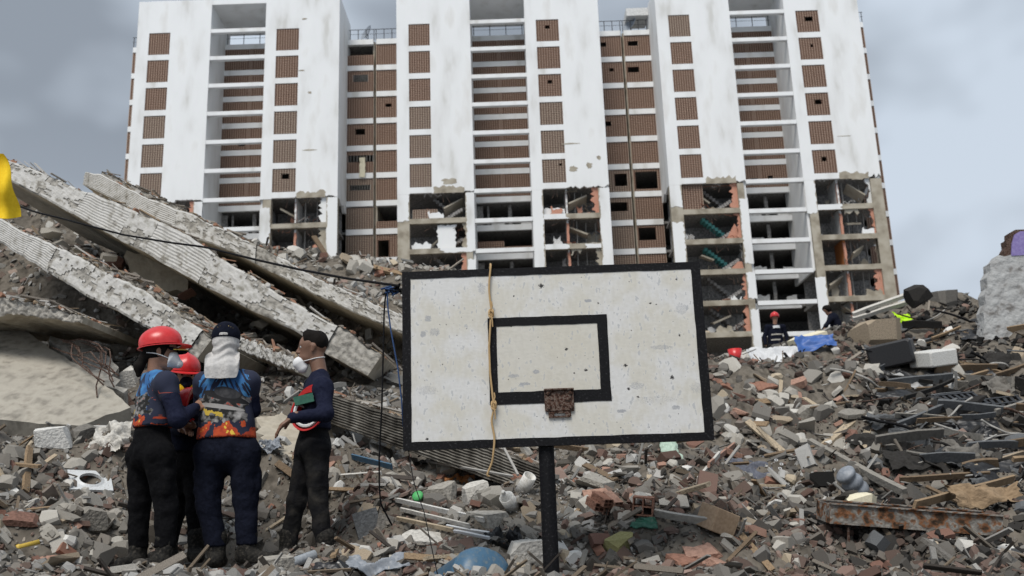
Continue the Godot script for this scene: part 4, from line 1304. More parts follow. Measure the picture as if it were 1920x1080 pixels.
# ---------------------------------------------------------------- people: distance fields meshed as surface nets
class Fld:
	var o: Vector3; var c: float; var nx: int; var ny: int; var nz: int
	var d := PackedFloat32Array()
	func _init(lo: Vector3, hi: Vector3, cell: float) -> void:
		o = lo; c = cell
		nx = int((hi.x - lo.x) / c) + 2; ny = int((hi.y - lo.y) / c) + 2; nz = int((hi.z - lo.z) / c) + 2
		d.resize(nx * ny * nz)
		d.fill(1.0)
	func cap(a: Vector3, b: Vector3, ra: float, rb: float, k := 0.03, fl := Vector3.ZERO, fs := 1.0) -> void:
		var R := maxf(ra, rb) + k + 2.5 * c
		var lo := ((a.min(b) - Vector3.ONE * R - o) / c).floor(); var hi := ((a.max(b) + Vector3.ONE * R - o) / c).ceil()
		var x0 := maxi(0, int(lo.x)); var x1 := mini(nx - 1, int(hi.x))
		var y0 := maxi(0, int(lo.y)); var y1 := mini(ny - 1, int(hi.y))
		var z0 := maxi(0, int(lo.z)); var z1 := mini(nz - 1, int(hi.z))
		var ab := b - a
		var il := 1.0 / maxf(ab.length_squared(), 1e-9)
		var kf := 1.0 / fs - 1.0
		for z in range(z0, z1 + 1):
			for y in range(y0, y1 + 1):
				var r := (z * ny + y) * nx
				for x in range(x0, x1 + 1):
					var p := o + Vector3(x, y, z) * c - a
					var t := clampf(p.dot(ab) * il, 0.0, 1.0)
					var q := p - ab * t
					if kf > 0.0: q += fl * (q.dot(fl) * kf)
					var e := q.length() - lerpf(ra, rb, t)
					var f := d[r + x]
					var h := maxf(k - absf(e - f), 0.0)
					d[r + x] = minf(e, f) - h * h * 0.25 / k
	func cut(at: Vector3, n: Vector3) -> void:      # takes away what lies on the side n points to
		var i := 0
		for z in nz:
			for y in ny:
				for x in nx:
					var e := (o + Vector3(x, y, z) * c - at).dot(n)
					if e > d[i]: d[i] = e
					i += 1
	func fold(n: FastNoiseLite, amp: float, s: Vector3) -> void:
		var i := 0
		for z in nz:
			for y in ny:
				for x in nx:
					if absf(d[i]) < 8.0 * c: d[i] += amp * n.get_noise_3dv((o + Vector3(x, y, z) * c) * s)
					i += 1
	func mesh(V: PackedVector3Array, N: PackedVector3Array, I: PackedInt32Array, base: Vector3) -> Array:
		var id := {}
		var sx := 1; var sy := nx; var sz := nx * ny
		for z in nz - 1:
			for y in ny - 1:
				var r := (z * ny + y) * nx
				for x in nx - 1:
					var i := r + x
					var a := d[i]
					if a > 9.0 * c or a < -9.0 * c: continue
					var q := [a, d[i + 1], d[i + sy], d[i + sy + 1], d[i + sz], d[i + sz + 1], d[i + sz + sy], d[i + sz + sy + 1]]
					var m := 0
					for k in 8:
						if q[k] < 0.0: m |= 1 << k
					if m == 0 or m == 255: continue
					var s := Vector3.ZERO; var n := 0
					for e in [[0, 1], [2, 3], [4, 5], [6, 7], [0, 2], [1, 3], [4, 6], [5, 7], [0, 4], [1, 5], [2, 6], [3, 7]]:
						var u: float = q[e[0]]; var v: float = q[e[1]]
						if (u < 0.0) == (v < 0.0): continue
						var t := u / (u - v)
						var A := Vector3(e[0] & 1, (e[0] >> 1) & 1, e[0] >> 2); var B := Vector3(e[1] & 1, (e[1] >> 1) & 1, e[1] >> 2)
						s += A.lerp(B, t); n += 1
					id[i] = V.size()
					V.append(o + (Vector3(x, y, z) + s / n) * c - base)
					N.append(Vector3(q[1] + q[3] + q[5] + q[7] - q[0] - q[2] - q[4] - q[6], q[2] + q[3] + q[6] + q[7] - q[0] - q[1] - q[4] - q[5], q[4] + q[5] + q[6] + q[7] - q[0] - q[1] - q[2] - q[3]).normalized())
		for i in id:
			for ax in [[sx, sy, sz], [sy, sz, sx], [sz, sx, sy]]:
				if (d[i] < 0.0) == (d[i + ax[0]] < 0.0): continue
				var q0: Variant = id.get(i - ax[1] - ax[2]); var q1: Variant = id.get(i - ax[2]); var q3: Variant = id.get(i - ax[1])
				if q0 == null or q1 == null or q3 == null: continue
				var w: Array = [q0, q1, id[i], q3]
				if d[i] >= 0.0: w.reverse()
				for k in [0, 2, 1, 0, 3, 2]: I.append(w[k])
		return [V, N, I]

func from_fields(fs: Array, base: Vector3, uvt := Transform3D(), use_uv := false) -> ArrayMesh:
	var V := PackedVector3Array(); var N := PackedVector3Array(); var I := PackedInt32Array()
	for f in fs:
		var r: Array = f.mesh(V, N, I, base)
		V = r[0]; N = r[1]; I = r[2]
	var a := []
	a.resize(Mesh.ARRAY_MAX)
	a[Mesh.ARRAY_VERTEX] = V; a[Mesh.ARRAY_NORMAL] = N; a[Mesh.ARRAY_INDEX] = I
	if use_uv:
		var U := PackedVector2Array()
		for v in V:
			var q := uvt * v
			U.append(Vector2(q.x, q.y))
		a[Mesh.ARRAY_TEX_UV] = U
	var m := ArrayMesh.new()
	m.add_surface_from_arrays(Mesh.PRIMITIVE_TRIANGLES, a)
	return m

func hand(w: Vector3, dir: Vector3, palm: Vector3, thumb: Vector3, curl: float, cell := 0.005) -> Fld:
	dir = dir.normalized()
	thumb = (thumb - dir * thumb.dot(dir)).normalized()
	palm = (palm - dir * palm.dot(dir) - thumb * palm.dot(thumb)).normalized()
	var f := Fld.new(w - Vector3.ONE * 0.2, w + Vector3.ONE * 0.2, cell)
	f.cap(w - dir * 0.03, w + dir * 0.02, 0.027, 0.027, 0.02)
	f.cap(w + dir * 0.02, w + dir * 0.075, 0.033, 0.040, 0.02, palm, 0.45)
	for i in 4:
		var root := w + dir * (0.082 - absf(i - 1.2) * 0.004) + thumb * (0.028 - 0.019 * i)
		var ln: float = [0.040, 0.045, 0.042, 0.033][i]
		var dd := dir
		for s in 3:
			dd = (dd + palm * curl * (0.7 + 0.25 * s)).normalized()
			var nx: Vector3 = root + dd * ln * [1.0, 0.7, 0.55][s]
			f.cap(root, nx, 0.0098 - s * 0.001, 0.009 - s * 0.001, 0.006)
			root = nx
	var tr := w + dir * 0.025 + thumb * 0.026
	var t1 := tr + (thumb * 0.6 + dir * 0.9 + palm * 0.3).normalized() * 0.04
	f.cap(tr, t1, 0.014, 0.011, 0.012)
	f.cap(t1, t1 + (dir + palm * 0.5).normalized() * 0.032, 0.011, 0.009, 0.005)
	return f

func shirt_texture(v: int) -> ImageTexture:    # printed jersey: blue top with dark slashes, a dark figure, flames at the hem
	var S_ := 384
	var im := Image.create(S_, S_, false, Image.FORMAT_RGB8)
	var n := FastNoiseLite.new(); n.seed = 5 + v; n.frequency = 0.009; n.fractal_octaves = 4
	var n2 := FastNoiseLite.new(); n2.seed = 25 + v; n2.frequency = 0.022; n2.fractal_octaves = 3
	var navy := C(.012, .016, .04); var blue := C(.022, .10, .27); var light := C(.05, .20, .42); var orange := C(.50, .075, .018); var yellow := C(.68, .47, .06)
	for y in S_:
		for x in S_:
			var u := (x + 0.5) / S_ * 2 - 1; var w := (y + 0.5) / S_
			var a := n.get_noise_2d(x, y); var b := n2.get_noise_2d(x, y); var s := n2.get_noise_2d(x * 1.6 - y * 0.9 * signf(u), (y + x * signf(u)) * 0.16)
			var c := blue.lerp(light, clampf(a * 1.6 + 0.35, 0, 1))
			if s > 0.16: c = navy
			if absf(u) > 0.62 + a * 0.25: c = navy
			if w > 0.42 + a * 0.09 and w < 0.82 + a * 0.05:
				var g := clampf(0.06 + b * 0.35 + a * 0.25, 0.008, 0.5)
				if absf(u) < 0.62 + a * 0.3: c = C(g, g * 0.97, g * 0.95)
				if absf(w - 0.71 - u * 0.14 + b * 0.06) < 0.026 and u > -0.55 and u < 0.05: c = yellow.darkened(0.15)
				if b > 0.42 and w < 0.62: c = C(.30, .06, .04)
			if v == 0:
				var e := Vector2((u - 0.05) / 0.62, (w - 0.46 - u * 0.13) / 0.055)
				if e.length() < 1.0: c = C(.012, .012, .014)
				var e2 := Vector2((u - 0.12) / 0.36, (w - 0.40 - u * 0.1) / 0.075)
				if e2.length() < 1.0: c = C(.03 + .03 * absf(b), .03 + .03 * absf(b), .034 + .03 * absf(b))
				var e3 := Vector2((u + 0.1) / 0.7, (w - 0.60 - u * 0.08) / 0.03)
				if e3.length() < 1.0: c = C(.30, .29, .28)
			if w > 0.80 + b * 0.05:
				c = navy
				if n.get_noise_2d(x * 1.5 + 200, y * 1.1) + (w - 0.86) * 1.6 > 0.02: c = orange.lerp(C(.30, .03, .015), clampf(b + 0.3, 0, 1))
				if n.get_noise_2d(x * 1.5 + 200, y * 1.1) > 0.5: c = yellow
			im.set_pixel(x, y, c)
	return ImageTexture.create_from_image(im)

func bas(f: Vector3, tilt := 0.0, up := Vector3.UP) -> Basis:       # x: the wearer's left, y: up, z: forward
	var fw := f.normalized()
	var lf := up.cross(fw).normalized()
	var u := fw.cross(lf)
	return Basis(lf, u, fw) * Basis(Vector3.RIGHT, tilt)

func hard_hat(parent: Node, c: Vector3, b: Basis, m: Material) -> void:
	var st := S()
	st.set_smooth_group(0)
	var A := 36; var B := 12
	for sh in 2:
		var k := 1.0 - 0.035 * sh
		var at := func(i: int, j: int) -> Vector3:
			var th := TAU * (i % A) / A; var ph := (PI / 2) * j / B
			var p := Vector3(cos(th) * cos(ph) * 0.112, sin(ph) * 0.128, sin(th) * cos(ph) * 0.136)
			p.x *= 1.0 + 0.06 * sin(2 * ph)
			p.z *= 1.0 + 0.10 * sin(2 * ph)
			p.y += 0.010 * exp(-pow(p.x / 0.022, 2)) * sin(ph)
			return c + b * (p * k)
		for i in A:
			for j in B:
				var q := [at.call(i, j), at.call(i, j + 1), at.call(i + 1, j + 1), at.call(i + 1, j)]
				if sh == 1: q.reverse()
				if j == B - 1: tri(st, q[0], q[1], q[3]) if sh == 0 else tri(st, q[0], q[2], q[3])
				else: quad(st, q[0], q[1], q[2], q[3])
	put("shell", st, m, parent)
	st = S()
	for i in A:
		var v: Array[Vector3] = []
		for q in [[i, 0], [i, 1], [i + 1, 1], [i + 1, 0]]:
			var th: float = TAU * (q[0] % A) / A
			var fr := maxf(0.0, sin(th))
			var out: float = (0.014 + 0.052 * pow(fr, 2.0)) * q[1]
			var p := Vector3(cos(th) * (0.109 + out * 0.7), -0.004 - out * 0.16, sin(th) * (0.133 + out))
			v.append(c + b * p)
		var e := b * Vector3(0, -0.006, 0)
		quad(st, v[0], v[3], v[2], v[1])
		quad(st, v[0] + e, v[1] + e, v[2] + e, v[3] + e)
		quad(st, v[1], v[2], v[2] + e, v[1] + e)
		quad(st, v[0], v[0] + e, v[3] + e, v[3])
	put("brim", st, m, parent)

func person(label: String, J: Dictionary, o: Dictionary) -> Node3D:
	var sc: float = o.get("cell", 0.013)
	var g: float = o.get("girth", 1.0)
	var base := Vector3((J.al.x + J.ar.x) / 2, minf(J.al.y, J.ar.y) - 0.09, (J.al.z + J.ar.z) / 2)
	var t := thing("person", label, "person", base, o.get("group", ""))
	var f: Vector3 = J.f.normalized()
	var lf := Vector3.UP.cross(f)
	var hb := bas(J.hf, J.get("ht", 0.0))
	var H: Vector3 = J.head
	var wr := FastNoiseLite.new(); wr.seed = label.hash() % 777; wr.frequency = 6.0; wr.fractal_octaves = 2
	var all: Array = []
	for k in J:
		if J[k] is Vector3 and k.length() != 1 and k != "hf" and k != "tl" and k != "tr": all.append(J[k])
	var lo: Vector3 = all[0]; var hi: Vector3 = all[0]
	for p in all:
		lo = lo.min(p); hi = hi.max(p)
	lo -= Vector3(.3, .16, .3); hi += Vector3(.3, .2, .3)
	# body, a single skin from head to foot
	var B := Fld.new(lo, hi, sc * 1.25)
	B.cap(H, J.neck, .055, .05); B.cap(J.neck, J.chest, .055, .10, .04, f, .7); B.cap(J.chest, J.belly, .11 * g, .10 * g, .04, f, .7); B.cap(J.belly, J.pelvis, .10 * g, .11 * g, .04, f, .75)
	B.cap(J.sl, J.sr, .045, .045, .04)
	for s in ["l", "r"]:
		B.cap(J["s" + s], J["e" + s], .045, .036); B.cap(J["e" + s], J["w" + s], .036, .027)
		B.cap(J.pelvis, J["h" + s], .08, .08, .04); B.cap(J["h" + s], J["k" + s], .08, .05); B.cap(J["k" + s], J["a" + s], .05, .035)
		B.cap(J["a" + s] - Vector3(0, .03, 0), J["a" + s] - Vector3(0, .05, 0) + J["t" + s].normalized() * 0.13, .03, .028)
	var fields := [B]
	# head
	var hc: float = o.get("head_cell", 0.006)
	var hl: Array = []
	var K := Fld.new(H - Vector3.ONE * 0.19, H + Vector3.ONE * 0.19, hc)
	var hp := func(x: float, y: float, z: float) -> Vector3: return H + hb * Vector3(x, y, z)
	K.cap(hp.call(0, .035, -.022), hp.call(0, .04, .012), .084, .080, .02, hb.x, .86)
	K.cap(hp.call(0, .03, .03), hp.call(0, -.055, .045), .058, .046, .03, hb.x, .95)
	K.cap(hp.call(0, -.04, .0), hp.call(0, -.098, .062), .056, .024, .03, hb.x, .95)
	K.cap(H + hb * Vector3(0, -.05, -.03), J.neck, .054, .056, .02)
	if hc < 0.01:
		K.cap(hp.call(0, .018, .090), hp.call(0, -.024, .108), .009, .013, .012)
		K.cap(hp.call(-.014, -.028, .092), hp.call(.014, -.028, .092), .009, .009, .008)
		K.cap(hp.call(-.034, .03, .074), hp.call(.034, .03, .074), .014, .014, .012)
		K.cap(hp.call(-.016, -.052, .086), hp.call(.016, -.052, .086), .010, .010, .005)
		K.cap(hp.call(-.015, -.067, .084), hp.call(.015, -.067, .084), .010, .010, .005)
		for s in [-1.0, 1.0]: K.cap(hp.call(s * .076, .012, -.012), hp.call(s * .073, -.018, -.004), .021, .014, .006, hb.x, .4)
	fields.append(K)
	for s in ["l", "r"]:
		if o.get("hands", true) and sc < 0.02:
			var dv: Vector3 = J["w" + s] - J["e" + s]
			var hd: Vector3 = J.get("d" + s, dv)
			fields.append(hand(J["w" + s], hd, J.get("p" + s, -f.cross(Vector3.UP) * (1.0 if s == "l" else -1.0)), J.get("u" + s, f), o.get("curl", 0.35)))
	part("body", from_fields(fields, base), o.skin, t)
	# shirt
	var hem: float = J.hem
	var X := Fld.new(lo, hi, sc)
	X.cap(J.neck - Vector3(0, .012, 0), J.chest, .062, .155 * g, .06, f, .70)
	X.cap(J.chest, J.belly, .155 * g, .160 * g, .05, f, .72)
	X.cap(J.belly, J.pelvis, .168 * g, .196 * g, .05, f, .74)
	X.cap(J.sl, J.sr, .068, .068, .06)
	X.cap(J.neck - Vector3(0, .03, 0), J.sl, .055, .058, .05)
	X.cap(J.neck - Vector3(0, .03, 0), J.sr, .055, .058, .05)
	var Q := Fld.new(lo, hi, sc) if o.has("sleeve") else X
	for s in ["l", "r"]:
		if Q != X: X.cap(J["s" + s], J["s" + s].lerp(J["e" + s], .3), .072, .066, .05)
		Q.cap(J["s" + s], J["e" + s], .066 * o.get("arm", 1.0), .054 * o.get("arm", 1.0), .045)
		Q.cap(J["e" + s], J["w" + s], .054 * o.get("arm", 1.0), .038, .03)
	X.cut(Vector3(0, hem, 0), Vector3.DOWN)
	X.cut(J.neck + Vector3(0, .05, 0) - f * .03, (Vector3.UP + f * 0.25).normalized())
	X.fold(wr, 0.006 if sc < 0.02 else 0.0, Vector3(1.1, 1.0, 1.1))
	if Q != X:
		Q.fold(wr, 0.006, Vector3(1.1, 1.0, 1.1))
		part("sleeves", from_fields([Q], base), o.sleeve, t)
	var uvt := Transform3D(Basis(), Vector3.ZERO)
	var top: float = J.neck.y + 0.03
	var ctr: Vector3 = J.chest
	# planar print across the wearer's back: u along the wearer's right, v downwards
	var rt := -lf
	uvt.basis = Basis(Vector3(rt.x / 0.5, 0, 0), Vector3(0, -1.0 / (top - hem), 0), Vector3(rt.z / 0.5, 0, 0))
	uvt.origin = Vector3((base - ctr).dot(rt) / 0.5 + 0.5, (top - base.y) / (top - hem), 0)
	part("shirt", from_fields([X], base, uvt, true), o.shirt, t)
	# trousers
	var Y := Fld.new(lo, Vector3(hi.x, maxf(J.pelvis.y, hem) + 0.2, hi.z), sc)
	Y.cap(J.belly.lerp(J.pelvis, .6), J.pelvis, .150 * g, .160 * g, .05, f, .80)
	for s in ["l", "r"]:
		Y.cap(J.pelvis.lerp(J["h" + s], .6), J["h" + s], .112 * g, .104 * g, .05)
		Y.cap(J["h" + s], J["k" + s], .102 * g, .074 * g, .03)
		Y.cap(J["k" + s], J["a" + s] + Vector3(0, .02, 0), .073 * g, .064 * g, .03)
		if o.get("pocket", true):
			var m: Vector3 = J["h" + s].lerp(J["k" + s], .55)
			var sd := lf * (1.0 if s == "l" else -1.0)
			Y.cap(m + sd * .075 * g + Vector3(0, .05, 0), m + sd * .072 * g - Vector3(0, .06, 0), .034, .034, .02)
	Y.cut(Vector3(0, hem + 0.035, 0), Vector3.UP)
	Y.cut(Vector3(0, minf(J.al.y, J.ar.y) + 0.055, 0), Vector3.DOWN)
	wr.frequency = 7.0
	Y.fold(wr, 0.010 if sc < 0.02 else 0.0, Vector3(1.0, 1.1, 1.0))
	part("trousers", from_fields([Y], base), o.trousers, t)
	# boots
	for s in ["l", "r"]:
		var an: Vector3 = J["a" + s]
		var td: Vector3 = J["t" + s].normalized()
		var q := Fld.new(an - Vector3(.24, .15, .24), an + Vector3(.24, .16, .24), minf(sc, .011) if sc < .02 else sc)
		var sole := an.y - 0.085
		q.cap(an + Vector3(0, .11, 0), an - Vector3(0, .02, 0), .064, .058, .02)
		q.cap(an - Vector3(0, .035, 0) - td * .03, an - Vector3(0, .035, 0) + td * .04, .054, .052, .02)
		q.cap(an - Vector3(0, .04, 0) + td * .03, Vector3(an.x, sole + .036, an.z) + td * .185, .052, .042, .03)
		q.cut(Vector3(0, sole, 0), Vector3.DOWN)
		wr.frequency = 12.0
		q.fold(wr, .006, Vector3.ONE)
		part("boot", from_fields([q], base), M.boot, t)
	return t

func head_part(t: Node3D, called: String, caps: Array, cuts: Array, H: Vector3, hb: Basis, m: Material, cell := 0.006, fold := 0.0) -> void:
	var K := Fld.new(H - Vector3.ONE * 0.3, H + Vector3.ONE * 0.24, cell)
	for q in caps: K.cap(H + hb * q[0], H + hb * q[1], q[2], q[3], q[4] if q.size() > 4 else 0.02, hb * q[5] if q.size() > 5 else Vector3.ZERO, q[6] if q.size() > 6 else 1.0)
	for q in cuts: K.cut(H + hb * q[0], (hb * q[1]).normalized())
	if fold > 0:
		var n := FastNoiseLite.new(); n.frequency = 9.0; n.seed = 3
		K.fold(n, fold, Vector3(1, .8, 1))
	part(called, from_fields([K], t.position), m, t)

func band(t: Node3D, called: String, H: Vector3, hb: Basis, pts: Array, r: float, m: Material) -> void:
	var st := S()
	st.set_smooth_group(0)
	var w: Array = []
	for p in pts: w.append(H + hb * p)
	tube(st, smooth(w, t.position), r, 5)
	put(called, st, m, t)

func people() -> void:
	var tx: Array = []
	for v in 2:
		var m := StandardMaterial3D.new()
		m.resource_name = "printed_jersey"
		m.albedo_texture = shirt_texture(v)
		m.roughness = 0.9
		m.normal_enabled = false
		m.texture_repeat = false
		tx.append(m)
	var V := Vector3.ZERO
	var st: SurfaceTool
	# --- woman with the red hard hat, turned right
	var J := {"f": Vector3(.82, 0, -.55), "hf": Vector3(.97, -.06, -.2), "ht": 0.0, "head": P(303, 663, 6.62), "neck": P(291, 707, 6.63), "chest": P(290, 742, 6.63), "belly": P(288, 792, 6.62), "pelvis": P(284, 842, 6.62),
		"sr": P(312, 719, 6.48), "er": P(333, 788, 6.42), "wr": P(366, 765, 6.60), "sl": P(285, 714, 6.80), "el": P(338, 775, 6.92), "wl": P(372, 768, 6.82),
		"hr": P(298, 855, 6.52), "kr": P(312, 950, 6.52), "ar": P(308, 1044, 6.50), "tr": Vector3(-.35, 0, .8), "hl": P(268, 855, 6.70), "kl": P(262, 948, 6.72), "al": P(258, 1043, 6.72), "tl": Vector3(-.2, 0, .8), "hem": P(288, 803, 6.62).y}
	var w := person("woman in red hard hat and white mask, facing right with a ponytail", J, {"shirt": tx[1], "trousers": M.black_trousers, "skin": M.skin_mid, "girth": 1.02, "arm": 1.0, "sleeve": M.navy_shirt})
	var hb := bas(J.hf)
	var H: Vector3 = J.head
	head_part(w, "hair", [[Vector3(0, .03, -.03), Vector3(0, .04, .0), .094, .092, .02, Vector3.RIGHT, .9], [Vector3(0, .0, -.07), Vector3(0, -.03, -.11), .045, .035], [Vector3(0, -.03, -.11), Vector3(0, -.10, -.14), .036, .034], [Vector3(0, -.10, -.14), Vector3(0, -.16, -.135), .034, .016]], [[Vector3(0, .0, .035), Vector3(0, -.35, .9)]], H, hb, M.hair, 0.006, .006)
	head_part(w, "face_mask", [[Vector3(0, -.045, .075), Vector3(0, -.066, .120), .068, .032, .02]], [[Vector3(0, 0, .062), Vector3(0, .1, -1)]], H, hb, M.mask, .005)
	band(w, "mask_strap", H, hb, [Vector3(-.045, -.05, .085), Vector3(-.075, -.03, .03), Vector3(-.08, -.015, -.03), Vector3(-.06, -.01, -.09)], .003, M.mask)
	var hat := Node3D.new(); hat.name = "hard_hat"; w.add_child(hat)
	var tb := hb * Basis(Vector3.RIGHT, -0.16)
	hard_hat(hat, H + hb * Vector3(0, .052, -.012) - w.position, tb.scaled(Vector3.ONE * 1.06), M.red_plastic)
	st = S()
	for i in 10:
		for e in 2:
			var v: Array[Vector3] = []
			for q in [[i, 0], [i + 1, 0], [i + 1, 1], [i, 1]]:
				var a: float = lerpf(-1.15, 1.15, q[0] / 10.0)
				v.append(H + hb * Vector3(sin(a) * (.088 + .012 * q[1]), .042 - .012 * cos(a) * q[1] - .006 * e - .02 * absf(sin(a)) * q[1], cos(a) * (.085 + .088 * q[1])) - w.position)
			if e == 0: quad(st, v[0], v[3], v[2], v[1])
			else: quad(st, v[0], v[1], v[2], v[3])
	put("cap_visor", st, M.navy, w)
	for i in 7:
		st = S()
		var a := lerpf(-.9, .1, i / 6.0)
		obox(st, H + hb * Vector3(sin(a) * .098, .036 - .02 * absf(sin(a)), cos(a) * .160) - w.position, Vector3(.020, .006, .018), hb * Basis(Vector3.UP, a + .5))
		put("gold_leaf", st, M.gold, w)
	# --- person seen from behind in a cap with a white neck cloth
	J = {"f": Vector3(-.06, 0, -1), "hf": Vector3(-.12, -.05, -1), "head": P(424, 643, 6.72), "neck": P(425, 692, 6.72), "chest": P(425, 742, 6.72), "belly": P(424, 792, 6.72), "pelvis": P(425, 842, 6.72),
		"sl": P(384, 719, 6.70), "el": P(374, 772, 6.78), "wl": P(402, 768, 6.98), "sr": P(466, 717, 6.70), "er": P(474, 768, 6.78), "wr": P(446, 764, 6.98),
		"hl": P(396, 850, 6.72), "kl": P(391, 945, 6.72), "al": P(406, 1040, 6.72), "tl": Vector3(-.1, 0, -.9), "hr": P(457, 850, 6.72), "kr": P(461, 940, 6.72), "ar": P(463, 1032, 6.70), "tr": Vector3(.9, -.08, .25), "hem": P(424, 823, 6.72).y}
	w = person("person seen from behind in dark cap with white neck cloth and printed blue jersey", J, {"shirt": tx[0], "trousers": M.navy, "skin": M.skin_mid, "girth": 1.10, "arm": 1.0, "sleeve": M.navy_shirt})
	H = J.head; hb = bas(J.hf)
	head_part(w, "cap_crown", [[Vector3(0, .045, -.014), Vector3(0, .052, .012), .107, .102, .02, Vector3.RIGHT, .94]], [[Vector3(0, .016, 0), Vector3(0, -1, -.05)]], H, hb, M.navy, .005)
	head_part(w, "cap_visor", [[Vector3(-.03, .035, .11), Vector3(.03, .035, .11), .06, .06, .02, Vector3.UP, .12]], [], H, hb, M.navy, .006)
	st = S()
	st.set_smooth_group(0)
	var cg: Array = []
	for i in 41:
		var row: Array[Vector3] = []
		for j in 37:
			var a := lerpf(-1.75, 1.75, i / 40.0); var q := j / 36.0
			var ln := 0.315 * (1.0 - 0.16 * pow(absf(a) / 1.75, 3.0)) if absf(a) < 1.1 else 0.315 * lerpf(0.96, 0.62, (absf(a) - 1.1) / 0.65)
			var y := 0.024 - ln * q
			var lo := smoothstep(0.35, 0.75, q)
			var gather := sin(y * 95.0 + a * 2.2 + 1.5 * sin(a * 3.0)) * 0.0065 * smoothstep(0.08, 0.25, q) * (1.0 - smoothstep(0.5, 0.75, q))
			var hang := cos(a * 6.0 + 1.0 + q * 2.0) * 0.008 * lo
			var rx := lerpf(0.094, 0.118, lo) - 0.010 * exp(-pow((q - 0.38) * 6.0, 2.0)) + gather
			var rz := lerpf(0.100, 0.050, lo) + gather + hang
			row.append(H + hb * Vector3(sin(a) * rx, y, -cos(a) * rz - lerpf(0.012, 0.118, lo)) - w.position)
		cg.append(row)
	for e in 2:
		for i in 40:
			for j in 36:
				var o := hb * Vector3(0, 0, 0.003 * e)
				if e == 0: quad(st, cg[i][j] + o, cg[i][j + 1] + o, cg[i + 1][j + 1] + o, cg[i + 1][j] + o)
				else: quad(st, cg[i][j] + o, cg[i + 1][j] + o, cg[i + 1][j + 1] + o, cg[i][j + 1] + o)
	put("neck_cloth", st, M.cloth_white, w)
	head_part(w, "cap_opening", [[Vector3(0, .040, -.113), Vector3(0, .047, -.111), .032, .030, .01, Vector3.BACK, .3]], [[Vector3(0, .028, 0), Vector3(0, -1, 0)]], H, hb, M.cloth_white, .004)
	var word := "BOMBEROS"
	for i in word.length():
		var tm := TextMesh.new()
		tm.text = word[i]
		tm.font_size = 24
		tm.pixel_size = 0.00075
		tm.depth = 0.004
		var a := (i - 3.5) * 0.155
		var o := part("letter", tm, M.gold, w)
		o.transform = Transform3D(Basis(Vector3.UP, PI + a + hb.get_euler().y) * Basis(Vector3.RIGHT, -.35), H + hb * Vector3(-sin(-a) * .108, .098 - .055 * a * a, -cos(a) * .098 - .004) - w.position)
	# --- man in profile
	J = {"f": Vector3(-.96, 0, .2), "hf": Vector3(-1, .02, .12), "head": P(586, 655, 6.92), "neck": P(600, 703, 6.92), "chest": P(593, 745, 6.92), "belly": P(589, 792, 6.92), "pelvis": P(589, 836, 6.92),
		"sl": P(605, 727, 6.76), "el": P(611, 776, 6.66), "wl": P(549, 783, 6.58), "sr": P(589, 725, 7.07), "er": P(592, 785, 7.14), "wr": P(590, 815, 7.10),
		"dl": Vector3(-.75, -.55, .05), "pl": Vector3(.4, -.5, -.5), "ul": Vector3(-.5, -.2, -.8),
		"hl": P(593, 845, 6.82), "kl": P(597, 940, 6.78), "al": P(609, 1038, 6.76), "tl": Vector3(.28, -.04, .9), "hr": P(577, 845, 7.02), "kr": P(556, 940, 7.0), "ar": P(540, 1033, 7.0), "tr": Vector3(-.45, 0, .8), "hem": P(589, 806, 6.92).y}
	w = person("man in navy long-sleeved shirt in profile, mask under his chin, dusty black trousers", J, {"shirt": M.navy_shirt, "trousers": M.dusty_trousers, "skin": M.skin_dark, "girth": 0.90, "arm": 0.98, "curl": .30})
	H = J.head; hb = bas(J.hf)
	head_part(w, "hair", [[Vector3(0, .055, -.028), Vector3(0, .068, .024), .088, .078, .02, Vector3.RIGHT, .9]], [[Vector3(0, .07, .064), Vector3(0, -.22, .97)], [Vector3(0, .006, 0), Vector3(0, -1, .55)]], H, hb, M.hair, .005, .007)
	head_part(w, "face_mask", [[Vector3(0, -.105, .088), Vector3(0, -.136, .066), .050, .042, .02, Vector3.RIGHT, .85]], [[Vector3(0, -.09, .0), Vector3(0, .8, -.3)], [Vector3(0, -.15, .035), Vector3(0, -.3, -1)]], H, hb, M.mask, .005)
	band(w, "mask_strap", H, hb, [Vector3(.035, -.095, .06), Vector3(.052, -.088, .02), Vector3(.058, -.075, -.03), Vector3(.040, -.065, -.075), Vector3(0, -.06, -.088), Vector3(-.05, -.08, -.02)], .0035, M.mask)
	for s in [-1.0, 1.0]:
		head_part(w, "eye", [[Vector3(s * .031, .012, .0765), Vector3(s * .031, .012, .077), .0125, .0125]], [], H, hb, M.inner_white, .004)
		head_part(w, "eyebrow", [[Vector3(s * .014, .034, .088), Vector3(s * .046, .036, .074), .006, .004]], [], H, hb, M.hair, .004)
		head_part(w, "pupil", [[Vector3(s * .031, .012, .0855), Vector3(s * .031, .012, .086), .006, .006, .002]], [], H, hb, M.hair, .003)
	# the hard hat under his arm
	var hh := thing("hard_hat", "red hard hat with green band tucked under the man's arm", "hard hat", P(578, 770, 6.74))
	var b3 := Basis(Vector3(.85, -.5, .1).normalized(), Vector3(-.25, .25, -.93).normalized(), Vector3(-.45, .85, .3).normalized()).orthonormalized()
	hard_hat(hh, Vector3.ZERO, b3, M.red_plastic)
	st = S()
	var ring: Array = []
	for i in 25: ring.append(b3 * Vector3(cos(i * TAU / 24) * .092, -.006, sin(i * TAU / 24) * .112))
	tube(st, ring, .012, 6)
	put("sweatband", st, M.mask, hh)
	st = S()
	for k in 3:
		var arc: Array = []
		for i in 11:
			var an := PI * i / 10.0
			arc.append(b3 * (Basis(Vector3.UP, k * PI / 3) * Vector3(cos(an) * .095, sin(an) * .09, 0)))
		tube(st, arc, .007, 5)
	put("suspension_strap", st, M.cloth_white, hh)
	st = S()
